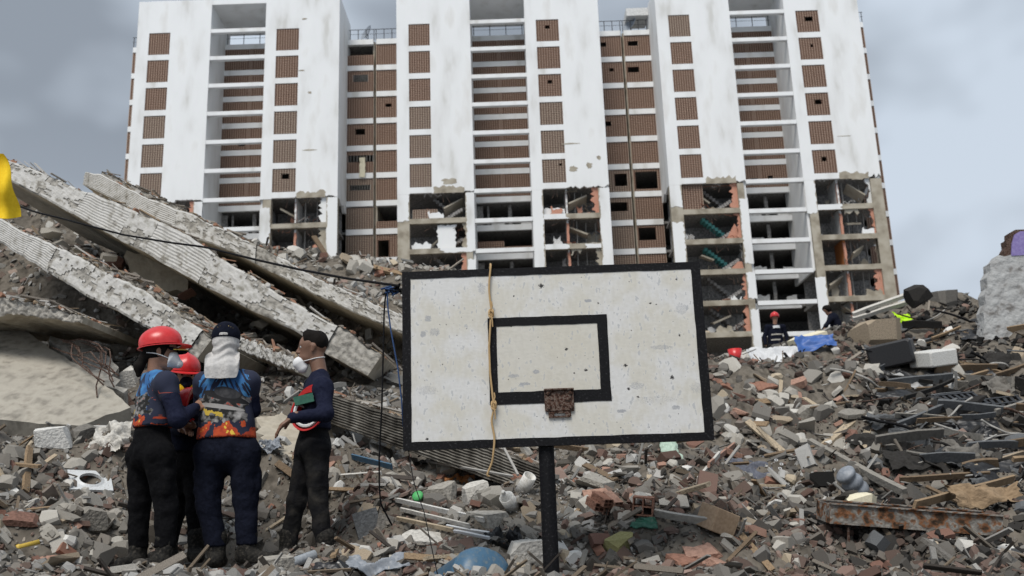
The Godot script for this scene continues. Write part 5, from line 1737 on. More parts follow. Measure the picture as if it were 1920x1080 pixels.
	obox(st, P(570, 749, 6.69) - hh.position, Vector3(.135, .062, .03), Basis(Vector3(0, 0, 1), 0.22) * Basis(Vector3.UP, .1))
	var lb := put("green_label", st, M.dark_green, hh)
	# --- the person between them
	J = {"f": Vector3(.35, 0, .94), "hf": Vector3(.5, -.12, .85), "head": P(346, 706, 7.16), "neck": P(347, 746, 7.2), "chest": P(349, 782, 7.2), "belly": P(350, 826, 7.2), "pelvis": P(352, 866, 7.2),
		"sl": P(376, 757, 7.15), "el": P(384, 806, 7.12), "wl": P(362, 800, 6.98), "sr": P(322, 757, 7.25), "er": P(316, 806, 7.2), "wr": P(342, 806, 7.02),
		"hl": P(366, 872, 7.18), "kl": P(368, 955, 7.15), "al": P(368, 1032, 7.12), "tl": Vector3(.3, 0, .8), "hr": P(338, 872, 7.2), "kr": P(330, 955, 7.25), "ar": P(316, 1030, 7.25), "tr": Vector3(-.2, 0, .8), "hem": P(352, 848, 7.2).y}
	w = person("person in red hard hat mostly hidden between the two jersey wearers", J, {"shirt": M.navy, "trousers": M.black_trousers, "skin": M.skin_mid, "girth": 0.92})
	H = J.head; hb = bas(J.hf)
	head_part(w, "hair", [[Vector3(0, .03, -.03), Vector3(0, .04, .0), .092, .090, .02, Vector3.RIGHT, .9]], [[Vector3(0, .0, .045), Vector3(0, -.35, .9)]], H, hb, M.hair, .007)
	hat = Node3D.new(); hat.name = "hard_hat"; w.add_child(hat)
	hard_hat(hat, H + hb * Vector3(0, .05, -.012) - w.position, hb * Basis(Vector3.RIGHT, 0.1), M.red_plastic)
	head_part(w, "face_mask", [[Vector3(0, -.05, .09), Vector3(0, -.065, .108), .050, .030, .02]], [[Vector3(0, 0, .075), Vector3(0, .1, -1)]], H, hb, M.navy, .006)
	head_part(w, "yellow_scarf", [[Vector3(-.05, -.10, .07), Vector3(.05, -.10, .07), .042, .042, .02]], [[Vector3(0, -.115, 0), Vector3(0, -1, 0)]], H, hb, M.yellow_flag, .006)
	for s in [-1.0, 1.0]:
		head_part(w, "eye", [[Vector3(s * .031, .012, .0765), Vector3(s * .031, .012, .077), .0125, .0125]], [], H, hb, M.hair, .004)
	hh = thing("hard_hat", "red hard hat held low at the elbow of the person in the dark cap", "hard hat", P(362, 758, 6.98))
	hard_hat(hh, Vector3.ZERO, Basis(Vector3(0, 0, 1), 1.3) * Basis(Vector3.UP, .4), M.red_plastic)
	# --- far people on the crest
	J = {"f": Vector3(.15, 0, -1), "hf": Vector3(.25, 0, -1), "head": P(1453, 598, 24.2), "neck": P(1453, 611, 24.2), "chest": P(1453, 624, 24.2), "belly": P(1454, 636, 24.2), "pelvis": P(1455, 647, 24.2),
		"sl": P(1439, 614, 24.2), "el": P(1433, 632, 24.2), "wl": P(1436, 648, 24.1), "sr": P(1468, 613, 24.2), "er": P(1475, 631, 24.2), "wr": P(1476, 648, 24.1), "hl": P(1447, 650, 24.2), "kl": P(1446, 683, 24.2), "al": P(1445, 714, 24.2), "tl": Vector3(0, 0, -1), "hr": P(1463, 650, 24.2), "kr": P(1463, 683, 24.2), "ar": P(1464, 714, 24.2), "tr": Vector3(0, 0, -1), "hem": P(1454, 648, 24.2).y}
	w = person("distant person with red helmet and dark vest with reflective bands, back turned", J, {"shirt": M.navy, "trousers": M.dusty_trousers, "skin": M.skin_mid, "girth": 1.1, "cell": .028, "head_cell": .02, "hands": false, "pocket": false})
	hat = Node3D.new(); hat.name = "hard_hat"; w.add_child(hat)
	hard_hat(hat, J.head + Vector3(0, .06, 0) - w.position, bas(J.hf), M.red_plastic)
	for q in [[1454, 630, .30, .035, "grey_c"], [1454, 640, .31, .035, "grey_c"], [1454, 617, .20, .07, "white_tarp"]]:
		st = S()
		var pp := P(q[0], q[1], 24.2) - w.position
		for i in 8:
			var a0 := lerpf(-.8, .8, i / 8.0); var a1 := lerpf(-.8, .8, (i + 1) / 8.0)
			var e := Vector3(0, q[3], 0)
			var q0 := pp + Vector3(sin(a0) * q[2] * .62, 0, cos(a0) * .155); var q1 := pp + Vector3(sin(a1) * q[2] * .62, 0, cos(a1) * .155)
			quad(st, q0, q0 + e, q1 + e, q1)
		put("reflective_band" if q[3] < .05 else "vest_patch", st, M[q[4]], w)
	J = {"f": Vector3(-.9, 0, .1), "hf": Vector3(-.8, -.5, .2), "head": P(1551, 582, 25.0), "neck": P(1557, 590, 25.0), "chest": P(1563, 598, 25.0), "belly": P(1568, 610, 25.0), "pelvis": P(1572, 621, 25.0),
		"sl": P(1557, 599, 24.8), "el": P(1548, 611, 24.7), "wl": P(1543, 624, 24.7), "sr": P(1557, 597, 25.2), "er": P(1549, 611, 25.3), "wr": P(1540, 622, 25.3), "hl": P(1573, 625, 24.9), "kl": P(1566, 650, 24.9), "al": P(1572, 675, 24.9), "tl": Vector3(-1, 0, 0), "hr": P(1575, 625, 25.1), "kr": P(1580, 650, 25.1), "ar": P(1584, 675, 25.1), "tr": Vector3(-1, 0, 0), "hem": P(1572, 618, 25.0).y}
	w = person("distant person in dark clothes bending over the crest near the white column", J, {"shirt": M.navy, "trousers": M.dusty_trousers, "skin": M.skin_mid, "girth": 1.1, "cell": .028, "head_cell": .02, "hands": false, "pocket": false})
	head_part(w, "hair", [[Vector3(0, .03, -.03), Vector3(0, .04, .0), .11, .11, .02]], [[Vector3(0, .0, .045), Vector3(0, -.35, .9)]], J.head, bas(J.hf), M.hair, .02)
# ---------------------------------------------------------------- single finds in the rubble
func item(called: String, label: String, category: String, px: float, py: float, up := 0.0) -> Node3D:
	var p := G(px, py)
	keep.append(Vector3(p.x, -p.z, .09))
	return thing(called, label, category, p + Vector3(0, up + .03, 0))

func mpx(t: Node3D, n: float) -> float:      # metres that n picture units span at the thing
	return n * -t.position.z / F

func one(called: String, label: String, category: String, px: float, py: float, w: float, h: float, kind: String, m: Material, eul := Vector3.ZERO, up := 0.0, sd := 1) -> Node3D:   # a single broken piece w by h picture units
	var p := G(px, py)
	var s := w * -p.z / F; var hh := h * -p.z / F
	keep.append(Vector3(p.x, -p.z, s * .42))
	var r := RandomNumberGenerator.new()
	r.seed = sd * 13 + int(px)
	var dims := {"block": Vector3(s, hh, s * .8), "slab": Vector3(s, hh * .45, s * .7), "plate": Vector3(s, hh, s * .12), "flat": Vector3(s, .03, hh)}
	var me := chunk(r, dims[kind], {"block": 16, "slab": 8, "plate": 5, "flat": 5}[kind], .62, .92)
	var o := part(called, me, m, self, p + Vector3(0, up * -p.z / F, 0))
	o.rotation = eul
	tag(o, label, category)
	return o

func bar(called: String, label: String, category: String, a: Array, b: Array, w: float, th: float, m: Material, lift := 0.03, sag := 0.0) -> Node3D:   # a plank or bar between two points of the rubble
	var p := G(a[0], a[1]) if a.size() < 3 else P(a[0], a[1], a[2])
	var q := G(b[0], b[1]) if b.size() < 3 else P(b[0], b[1], b[2])
	p.y += lift + .03; q.y += lift + .03
	for i in 5: keep.append(Vector3(lerpf(p.x, q.x, i / 4.0), -lerpf(p.z, q.z, i / 4.0), .05))
	var t := thing(called, label, category, p)
	var d := q - p
	var n := 10
	var st := S()
	var fw := d.normalized()
	var sd := fw.cross(Vector3(0, .8, .6)).normalized()
	var up := sd.cross(fw).normalized()
	var rings: Array = []
	for i in n + 1:
		var u := float(i) / n
		var c := d * u + Vector3(0, sin(u * PI) * sag, 0) + up * nz.get_noise_1d(u * 60 + p.x * 900) * th * 0.4
		var ww := w * (1.0 + .12 * nz.get_noise_1d(u * 150 + p.x * 100))
		rings.append([c - up * ww / 2 - sd * th / 2, c + up * ww / 2 - sd * th / 2, c + up * ww / 2 + sd * th / 2, c - up * ww / 2 + sd * th / 2])
	for i in n:
		for k in 4: quad(st, rings[i][k], rings[i][(k + 1) % 4], rings[i + 1][(k + 1) % 4], rings[i + 1][k])
	quad(st, rings[0][0], rings[0][3], rings[0][2], rings[0][1])
	quad(st, rings[n][0], rings[n][1], rings[n][2], rings[n][3])
	put("board", st, m, t)
	return t

func cloth(called: String, label: String, category: String, px: float, py: float, w: float, h: float, amp: float, m: Material, sd: int, tilt := 0.5, freq := 2.2, up := 0.02) -> Node3D:
	var t := item(called, label, category, px, py, up)
	keep.append(Vector3(t.position.x, -t.position.z, mpx(t, minf(w, h)) * .5))
	var st := S()
	crumple(st, mpx(t, w), mpx(t, h), amp, Transform3D(Basis(Vector3.RIGHT, tilt), Vector3(0, -amp * .6, 0)), sd, freq)
	put("fabric", st, m, t)
	return t

func box_item(called: String, label: String, category: String, px: float, py: float, s: Vector3, eul: Vector3, m: Material, up := 0.0, e := 0.006) -> Node3D:
	var t := item(called, label, category, px, py, up)
	t.rotation = eul
	var st := S()
	cbox(st, Vector3.ZERO, s, e)
	put("case", st, m, t)
	return t

func plank_label(px: float, py: float, k: int) -> String:
	var word: String = ["charred black", "dark brown", "dark grey", "slate grey", "dull grey", "brown"][k]
	var where := "near the skyline" if py < 680 else ("beside the black crates" if py < 790 else "above the rusty trough")
	return "%s plank in the tangled debris %s, %s the right edge" % [word, where, "close to" if px > 1780 else "further from"]

func finds() -> void:
	var st: SurfaceTool
	var t: Node3D
	# left
	t = item("appliance_panel", "white enamel appliance panel with a large round hole", "panel", 168, 918, .05)
	t.rotation = Vector3(.62, .55, -.05)
	st = S()
	var N := 32
	var sq := func(i: int) -> Vector3:
		var a := TAU * i / N + PI / 4
		var v := Vector2(cos(a), sin(a)); v /= maxf(absf(v.x), absf(v.y))
		return Vector3(v.x * .17, 0, v.y * .15)
	for i in N:
		var a := TAU * i / N + PI / 4; var b := TAU * (i + 1) / N + PI / 4
		var i0 := Vector3(cos(a) * .088, .012, sin(a) * .088); var i1 := Vector3(cos(b) * .088, .012, sin(b) * .088)
		var m0 := Vector3(cos(a) * .112, 0, sin(a) * .112); var m1 := Vector3(cos(b) * .112, 0, sin(b) * .112)
		var o0: Vector3 = sq.call(i); var o1: Vector3 = sq.call(i + 1)
		var e := Vector3(0, -.012, 0)
		quad(st, i0, m0, m1, i1); quad(st, m0, o0, o1, m1)
		quad(st, m0 + e, m1 + e, o1 + e, o0 + e)
		quad(st, i0, i1, i1 + e * 2, i0 + e * 2)
		quad(st, o0, o0 + e * 1.8, o1 + e * 1.8, o1)
	put("plate", st, M.enamel, t)
	t = item("black_pan", "black cooking pan at the foot of the sloping concrete plate", "pan", 68, 782, .02)
	st = S(); st.set_smooth_group(0)
	lathe(st, [Vector2(0, 0), Vector2(.15, 0), Vector2(.165, .02), Vector2(.17, .12), Vector2(.16, .12), Vector2(.155, .02), Vector2(0, .012)], 28)
	put("bowl", st, M.black_plastic, t)
	st = S()
	tube(st, [Vector3(.16, .10, .03), Vector3(.3, .03, .09), Vector3(.38, .0, .12)], .016, 6)
	put("handle", st, M.black_plastic, t)
	t = item("yellow_tube", "short yellow plastic tube at the lower left corner", "tube", 52, 1036, .02)
	t.rotation = Vector3(0, .5, PI / 2 + .25)
	st = S(); st.set_smooth_group(0)
	lathe(st, [Vector2(.016, -.07), Vector2(.019, -.07), Vector2(.019, .05), Vector2(.024, .055), Vector2(.024, .075), Vector2(.016, .075), Vector2(.016, -.07)], 16)
	put("tube", st, M.gold, t)
	one("white_concrete_block", "jagged white plaster block below the black pan", "block", 100, 832, 62, 40, "block", M.white_a, Vector3(.2, .4, .15), 10)
	one("grey_boulder", "rounded dark grey concrete lump left of the woman's knee", "block", 168, 985, 52, 50, "block", M.grey_b, Vector3(.1, .7, .2), 8, 3)
	one("brick_slab", "large red brick piece near the lower left edge", "brick", 38, 978, 60, 34, "slab", M.red_c, Vector3(.4, .5, -.2), 4)
	one("brick_slab", "red brown brick bar lying above the yellow tube", "brick", 95, 1050, 55, 22, "slab", M.red_b, Vector3(.2, .2, -.1), 2)
	one("tile_piece", "pale square tile piece beside the white appliance panel", "tile", 152, 868, 30, 16, "flat", M.tile, Vector3(.5, .3, .1), 4)
	one("grey_slab_piece", "dark slab piece leaning above the white appliance panel", "slab", 158, 825, 48, 44, "block", M.grey_d, Vector3(.3, .9, .4), 4)
	cloth("dark_tarp", "dark crumpled tarp beside the black pan", "tarp", 172, 790, 75, 34, .06, M.black_plastic, 5, .6)
	cloth("crumpled_sheet", "crumpled dirty white sheet metal behind the woman's hip", "sheet", 215, 822, 60, 80, .11, M.white_b, 6, .9, 3.0)
	one("plaster_block", "tall whitish plaster block behind the woman's ponytail", "block", 240, 722, 60, 62, "block", M.white_b, Vector3(.3, .2, .5), 6)
	cloth("grey_bag", "crumpled grey plastic bag between the cap wearer and the man", "bag", 508, 842, 46, 40, .09, M.grey_bag, 8, .7, 4.0)
	one("flat_stone", "pale flat stone in front of the cap wearer's boots", "stone", 400, 1072, 80, 30, "slab", M.grey_c, Vector3(.1, .3, .05), 2)
	one("flat_stone", "grey stone between the cap wearer's boot and the man", "stone", 515, 1066, 62, 36, "block", M.grey_a, Vector3(.1, .6, .05), 2)
	t = item("plastic_bottle", "clear grey plastic bottle lying by the man's boots", "bottle", 566, 1068, .03)
	t.rotation = Vector3(.2, .6, PI / 2 + .3)
	st = S(); st.set_smooth_group(0)
	lathe(st, [Vector2(0, -.09), Vector2(.028, -.09), Vector2(.031, -.08), Vector2(.031, .05), Vector2(.026, .08), Vector2(.013, .105), Vector2(.013, .12), Vector2(0, .12)], 18)
	put("flask", st, M.bottle, t)
	st = S()
	lathe(st, [Vector2(0, .119), Vector2(.016, .119), Vector2(.016, .137), Vector2(0, .137)], 12)
	put("cap", st, M.blue_tarp, t)
	cloth("dark_cloth", "dark rag at the man's boots near the bottom edge", "rag", 620, 1076, 70, 30, .05, M.black_plastic, 9)
	cloth("grey_cloth_heap", "grey cloth heap at the bottom edge left of the blue drum", "cloth", 715, 1070, 130, 44, .07, M.grey_bag, 10)
	# centre
	t = item("green_dish", "bright green round plastic dish left of the backboard pole", "lid", 783, 945, .03)
	t.rotation = Vector3(1.1, 0, .2)
	st = S(); st.set_smooth_group(0)
	lathe(st, [Vector2(0, .008), Vector2(.036, .008), Vector2(.042, .0), Vector2(.044, -.014), Vector2(.040, -.014), Vector2(.038, 0), Vector2(0, .002)], 22)
	put("lid", st, M.green, t)
	t = thing("blue_drum", "blue plastic drum half buried at the bottom edge left of the pole", "drum", P(888, 1096, 5.3))
	t.rotation = Vector3(1.25, .6, 0)
	st = S(); st.set_smooth_group(0)
	lathe(st, [Vector2(0, -.28), Vector2(.10, -.278), Vector2(.15, -.26), Vector2(.168, -.22), Vector2(.170, .06), Vector2(.176, .07), Vector2(.170, .08), Vector2(.166, .12), Vector2(.14, .165), Vector2(.07, .185), Vector2(0, .188)], 30, Transform3D(), .006)
	put("barrel", st, M.blue_drum, t)
	for q in [["white_pipe", "broken white plastic pipe leaning left of the pole", 985, 930, .050, .19, Vector3(.7, 0, -.45)], ["white_jug", "white plastic jug lying below the broken white pipe", 957, 965, .05, .13, Vector3(.8, .3, .6)]]:
		t = item(q[0], q[1], "pipe" if q[0] == "white_pipe" else "jug", q[2], q[3], .05)
		t.rotation = q[6]
		st = S(); st.set_smooth_group(0)
		lathe(st, [Vector2(q[4] - .006, -q[5] / 2), Vector2(q[4], -q[5] / 2), Vector2(q[4], q[5] / 2), Vector2(q[4] - .006, q[5] / 2), Vector2(q[4] - .006, -q[5] / 2)], 22, Transform3D(), .004)
		put("tube", st, M.white_plastic, t)
		if q[0] == "white_jug":
			st = S()
			lathe(st, [Vector2(0, q[5] / 2), Vector2(q[4] - .004, q[5] / 2), Vector2(q[4] * .5, q[5] / 2 + .03), Vector2(.014, q[5] / 2 + .04), Vector2(.014, q[5] / 2 + .06), Vector2(0, q[5] / 2 + .06)], 18)
			put("shoulder", st, M.white_plastic, t)
	bar("white_strip", "long white plastic strip, uppermost of three left of the pole", "strip", [742, 958], [908, 998], .035, .014, M.white_plastic, .05)
	bar("white_strip", "white plastic strip just below the longest one", "strip", [752, 972], [880, 1004], .028, .014, M.white_b, .035)
	bar("wood_strip", "narrow wooden strip below the white plastic strips", "strip", [745, 985], [850, 1008], .028, .016, M.wood_c, .02)
	t = item("plastered_brick_slab", "white plastered slab on hollow red bricks at the bottom centre", "panel", 800, 1030, .035)
	t.rotation = Vector3(.34, -.25, -.16)
	st = S()
	prism(st, jag(-.17, .16, -.10, .11, .03, .04, .03, .03, 3), 0.0, .018, Transform3D(Basis(Vector3.RIGHT, -PI / 2), Vector3(0, .0, 0)))
	put("plaster_slab", st, M.white_b, t)
	for i in 4:
		var hb := part("hollow_brick", hollow(Vector3(.072, .05, .17), 2, 1), M.red_a, t, Vector3(-.115 + i * .075, -.030, .0))
	one("dark_tile", "dark grey tile standing on edge left of the white strips", "tile", 690, 1000, 46, 56, "plate", M.slate, Vector3(-.2, .3, .25), 14)
	one("dark_tile", "second dark tile leaning behind the first one", "tile", 722, 990, 30, 34, "plate", M.grey_d, Vector3(-.3, .5, -.3), 8)
	one("white_rock", "whitish concrete lump under the backboard left of the pole", "rock", 893, 938, 46, 46, "block", M.white_b, Vector3(.2, .4, .2), 8, 5)
	one("white_rock", "large pale concrete lump beside the blue drum", "rock", 918, 985, 66, 44, "block", M.grey_c, Vector3(.1, .8, .1), 8, 6)
	one("white_rock", "pale block right of the blue drum against the pole", "rock", 985, 1052, 70, 56, "block", M.white_b, Vector3(.1, .3, .1), 8, 7)
	one("slab_piece", "grey slab piece with flat top left of the pale lumps", "slab", 826, 938, 60, 44, "block", M.grey_a, Vector3(.3, -.5, .2), 6)
	cloth("black_bag", "black crumpled bag between the blue drum and the pole", "bag", 948, 1022, 62, 52, .10, M.black_plastic, 12, .6, 4.5)
	cloth("amber_sheet", "brown translucent plastic sheet crumpled under the backboard", "sheet", 862, 912, 50, 30, .07, M.amber, 14, .6, 4.0)
	bar("metal_rod", "thin grey metal rod lying under the backboard", "rod", [800, 882], [962, 912], .016, .016, M.pipe_grey, .05)
	bar("bent_pipe", "thin grey pipe standing behind the broken white pipe", "pipe", [940, 842, 7.4], [972, 905, 6.9], .016, .016, M.pipe_grey, .02)
	for k in 2: bar("window_frame_strip", ["aluminium frame strip lying right of the white strips", "shorter aluminium frame strip lying below its twin"][k], "frame", [838 + k * 14, 1004 + k * 10], [918, 1018 + k * 9], .018, .016, M.alu, .03)
	bar("blue_board", "blue plastic board behind the cord near the man", "board", [660, 872], [735, 892], .05, .015, M.blue_drum, .04)
	bar("white_board", "white board with brown edge lying below the blue board", "board", [640, 905], [715, 900], .04, .02, M.white_b, .02)
	bar("leaning_plank", "dark plank leaning right of the cap wearer's knee", "plank", [500, 905], [478, 950], .07, .02, M.grey_b, .05)
	# right of the pole
	t = item("hollow_brick_heap", "broken hollow red clay blocks stuck together right of the pole", "brick", 1135, 975, .06)
	t.rotation = Vector3(.5, .3, -.12)
	for q in [[0, 0], [.075, .01], [-.075, .012], [.03, .062], [-.045, .06]]:
		var b := part("hollow_brick", hollow(Vector3(.070, .055, .15), 2, 2), [M.red_b, M.red_a, M.red_b][int(absf(q[0]) * 100) % 3], t, Vector3(q[0], q[1], q[1] * .4))
		b.rotation = Vector3(q[0] * 2, q[1] * 4, q[0])
	one("red_clay_fragment", "flat red clay face broken off above the hollow red blocks", "brick", 1122, 945, 52, 34, "flat", M.red_b, Vector3(.7, .2, .1), 14)
	t = item("hollow_brick_block", "single hollow red block with open square cells", "brick", 1208, 972, .05)
	t.rotation = Vector3(.1, -.2, -.12)
	part("hollow_brick", hollow(Vector3(.135, .12, .14), 2, 2), M.red_a, t)
	for i in 4: one("roof_tile", ["reddest clay tile on top of the bottom tile heap", "clay tile at the left of the bottom heap", "clay tile at the right of the bottom heap", "clay tile at the front of the bottom heap"][i], "tile", [1318, 1290, 1345, 1318][i], [1046, 1062, 1062, 1072][i], 66, 40, "slab", [M.red_b, M.red_a, M.red_b, M.red_c][i], Vector3(.35, .4 * i, .1 - .1 * i), 10 - 3 * i, i)
	one("olive_foam_block", "olive yellow foam block right of the pole", "block", 1160, 1030, 56, 38, "block", M.olive, Vector3(.3, .6, .3), 6)
	cloth("green_net", "dark green plastic strip beside the single hollow block", "plastic", 1205, 995, 46, 26, .05, M.dark_green, 15)
	cloth("pale_green_sheet", "pale green plastic netting on the slope below the backboard", "netting", 1256, 852, 34, 60, .08, M.pale_green, 16, .9)
	t = item("cardboard_box", "brown cardboard box tilted among the rubble right of the pole", "box", 1347, 1000, .05)
	t.rotation = Vector3(.28, .5, -.32)
	st = S()
	cbox(st, Vector3.ZERO, Vector3(.19, .15, .17), .004)
	put("carton", st, M.cardboard, t)
	st = S()
	bx(st, -.0945, .0945, .0756, .0766, -.018, .018)
	put("tape", st, M.wood_c, t)
	t = cloth("grey_tarp", "dark grey cloth with metal eyelets on the brown slope", "cloth", 1425, 886, 120, 70, .09, M.grey_cloth, 17, .55, 2.6)
	for i in 4:
		st = S()
		lathe(st, [Vector2(.010, 0), Vector2(.010, .004), Vector2(.016, .004), Vector2(.016, 0)], 12, Transform3D(Basis(Vector3.RIGHT, .8), Vector3(.14 + .03 * (i % 2), .05 - .04 * i, .06 + .05 * i)))
		put("eyelet", st, M.alu, t)
	bar("steel_channel", "long weathered timber beam pointing down right across the dark debris", "beam", [1520, 848], [1700, 945], .06, .05, M.grey_b, .06)
	t = item("rolled_mattress", "grey rolled cushion under the long timber beam", "cushion", 1606, 930, .05)
	t.rotation = Vector3(.2, .4, -.75)
	st = S(); st.set_smooth_group(0)
	var bol: Array = [Vector2(0, -.19)]
	for i in 33:
		var u := i / 32.0
		bol.append(Vector2((.066 + .018 * absf(sin(u * PI * 4.0))) * minf(1.0, 6.0 * minf(u, 1.0 - u) + .55), lerpf(-.19, .19, u)))
	bol.append(Vector2(0, .19))
	lathe(st, bol, 22, Transform3D(Basis(Vector3(0, 0, 1), PI / 2), Vector3.ZERO), .014)
	put("padding", st, M.grey_bag, t)
	# rusty trough
	var a := P(1545, 952, 6.35); var b := P(1862, 975, 6.2)
	t = thing("rusty_trough", "long rusty metal trough with peeling grey paint at lower right", "trough", (a + b) / 2)
	var dx := (b - a).normalized()
	t.basis = Basis(dx, Vector3(0, 0, 1).cross(dx).normalized(), Vector3(0, 0, 1)) * Basis(Vector3.RIGHT, .12)
	var ln := a.distance_to(b)
	for q in [["front_side", -ln / 2, ln / 2, -.085, .035, .12, .128], ["rear_side", -ln / 2, ln / 2, -.085, .035, -.16, -.152], ["end_plate", -ln / 2, -ln / 2 + .008, -.085, .035, -.152, .12], ["end_plate", ln / 2 - .008, ln / 2, -.085, .035, -.152, .12], ["bottom", -ln / 2 + .008, ln / 2 - .008, -.085, -.075, -.152, .12], ["rim", -ln / 2 - .006, ln / 2 + .006, .035, .043, .112, .145], ["rim", -ln / 2 - .006, ln / 2 + .006, .035, .043, -.168, -.144]]:
		st = S()
		bx(st, q[1], q[2], q[3], q[4], q[5], q[6])
		put(q[0], st, M.rust_pan, t)
	for i in 6:
		st = S()
		var x := -ln / 2 + .12 + i * ln / 6.2
		tube(st, [Vector3(x, -.1, .1), Vector3(x + .01, -.28, .11)], .008, 5)
		put("leg_rod", st, M.rust, t)
	one("cream_foam", "cream foam piece standing in the rusty trough", "foam", 1612, 958, 60, 30, "block", M.foam, Vector3(.1, .1, .05), 16)
	cloth("bent_bark_sheet", "bent brown fibre sheet arched over the trough's right end", "sheet", 1850, 965, 130, 46, .10, M.wood_a, 18, .7, 1.6, .12)
	for i in 3: bar("loose_board", ["dusty board crossing the trough's right part", "charred board behind the trough", "grey board sloping down to the trough"][i], "board", [[1720, 985], [1690, 925], [1830, 900]][i], [[1905, 930], [1860, 915], [1925, 870]][i], [.06, .05, .07][i], .02, [M.wood_a, M.wood_b, M.tan][i], .10 - .02 * i)
	strand("bent_pole", "long black bent pole arching over the dark debris", "pole", [[1560, 858, 8.9], [1640, 862, 8.9], [1720, 856, 8.9], [1790, 832, 9.1], [1835, 800, 9.6]], .022, M.char)
	box_item("black_television", "black bulky box lying on the slope under the pale boulder", "box", 1676, 690, Vector3(.66, .38, .5), Vector3(.15, -.5, .12), M.black_plastic, .18, .03)
	box_item("white_box", "white and grey appliance box right of the black box", "box", 1752, 690, Vector3(.55, .24, .45), Vector3(.15, .4, .14), M.white_plastic, .12, .02)
	cloth("grey_sheet", "pale grey crumpled sheet below the white appliance box", "sheet", 1742, 722, 120, 60, .16, M.wall_grey, 19, .6, 1.2)
	for k in 2:
		t = item("plastic_crate", ["black slotted plastic crate on the right slope", "second black slotted crate at the right edge"][k], "crate", [1805, 1880][k], [765, 772][k], .05)
		t.rotation = Vector3(.55, .2 - .3 * k, .08)
		for i in 7:
			st = S(); bx(st, -.24 + i * .075, -.205 + i * .075, -.02, .02, -.16, .16); put("slat", st, M.black_plastic, t)
		for i in 3:
			st = S(); bx(st, -.25, .25, -.018, .024, -.165 + i * .15, -.135 + i * .15); put("rail", st, M.black_plastic, t)
	cloth("white_tarpaulin", "white tarpaulin spread on the crest below the distant helmeted person", "tarp", 1455, 678, 105, 60, .16, M.white_tarp, 20, .75, .7, .08)
	cloth("blue_tarpaulin", "bright blue tarpaulin on the crest beside the white one", "tarp", 1528, 656, 72, 44, .18, M.blue_tarp, 21, .7, .7, .14)
	one("pale_boulder", "big pinkish brown wall fragment on the crest", "boulder", 1645, 640, 82, 56, "block", M.tan, Vector3(.1, .3, .1), 12, 2)
	one("cream_sheet", "cream flat sheet behind the blue tarpaulin", "sheet", 1516, 650, 60, 26, "block", M.foam, Vector3(.1, .2, .25), 12)
	cloth("hivis_vest", "fluorescent yellow green vest lying on the debris crest", "vest", 1697, 612, 30, 44, .14, M.hivis, 22, 1.0, 1.4, .18)
	for k in 2: bar("white_frame_bar", ["white frame bar lying slanted on the crest", "lower white frame bar parallel to it"][k], "bar", [1600, 596 + 9 * k, 21], [1702, 560 + 14 * k, 21], .09, .08, M.white_b, .05)
	one("round_black_tub", "black rounded tub on the skyline of the right mound", "tub", 1722, 560, 40, 36, "block", M.char, Vector3(.3, .2, .4), 6, 4)
	one("skyline_rock", "dark boulder on the skyline right of the black tub", "boulder", 1772, 566, 46, 30, "block", M.grey_d, Vector3(.1, .4, .1), 6)
	t = item("red_bucket", "small red bucket beyond the backboard's lower right", "bucket", 1380, 682, .12)
	st = S(); st.set_smooth_group(0)
	lathe(st, [Vector2(0, -.12), Vector2(.10, -.12), Vector2(.14, .14), Vector2(.125, .14), Vector2(.09, -.10), Vector2(0, -.10)], 18)
	put("pail", st, M.red_plastic, t)
	# standing wall stump at the right edge
	t = thing("wall_stump", "grey plastered wall stump standing at the right edge", "wall", P(1885, 585, 19.0))
	st = S()
	var pl := PackedVector2Array()
	for q in [[1846, 600], [1843, 585], [1849, 570], [1846, 552], [1852, 540], [1850, 520], [1857, 508], [1856, 494], [1866, 487], [1872, 478], [1884, 481], [1900, 476], [2010, 470], [2010, 680], [1838, 680]]: 
		var w := P(q[0], q[1], 19.0) - t.position
		pl.append(Vector2(w.x, w.y))
	prism(st, pl, -.3, 0)
	put("plastered_wall", st, M.wall_grey, t)
	st = S()
	pl = PackedVector2Array()
	for q in [[1884, 486], [1884, 470], [1889, 462], [1887, 450], [1894, 446], [1894, 436], [1905, 430], [2010, 428], [2010, 474], [1900, 480]]:
		var w := P(q[0], q[1], 19.0) - t.position
		pl.append(Vector2(w.x, w.y))
	prism(st, pl, -.25, -.02)
	put("brick_edge", st, M.rust, t)
	st = S()
	pl = PackedVector2Array()
	for q in [[1896, 480], [1897, 458], [1902, 440], [1912, 434], [2010, 431], [2010, 472]]:
		var w := P(q[0], q[1], 19.0) - t.position
		pl.append(Vector2(w.x, w.y))
	prism(st, pl, -.018, .015)
	put("purple_plaster", st, M.purple, t)
	# slope pieces
	for i in 5: one("red_brick_piece", ["tall red brick piece high on the brown slope", "flat red brick piece left of the tall one", "red brick piece beside the backboard's right edge", "long red brick piece above the grey cloth", "upright red brick left of the dark debris"][i], "brick", [1496, 1432, 1392, 1375, 1597][i], [725, 730, 780, 862, 830][i], [34, 44, 40, 60, 22][i], [30, 18, 20, 22, 36][i], "slab" if i < 4 else "block", [M.red_b, M.red_a, M.red_b, M.red_b, M.red_c][i], Vector3(.5, .5 * i, .3 - .15 * i), 6, i)
	for i in 4: one("grey_slab_piece", ["grey concrete piece in the middle of the brown slope", "flat grey slab right of it on the slope", "dark shoe-shaped lump low on the brown slope", "ribbed concrete piece below the backboard"][i], "slab", [1518, 1600, 1695, 1120][i], [780, 782, 815, 912][i], [40, 62, 50, 92][i], [28, 22, 28, 44][i], "slab" if i != 0 else "block", [M.grey_a, M.grey_b, M.slate, M.grey_a][i], Vector3(.35, .4 * i, .1), 6, i + 3)
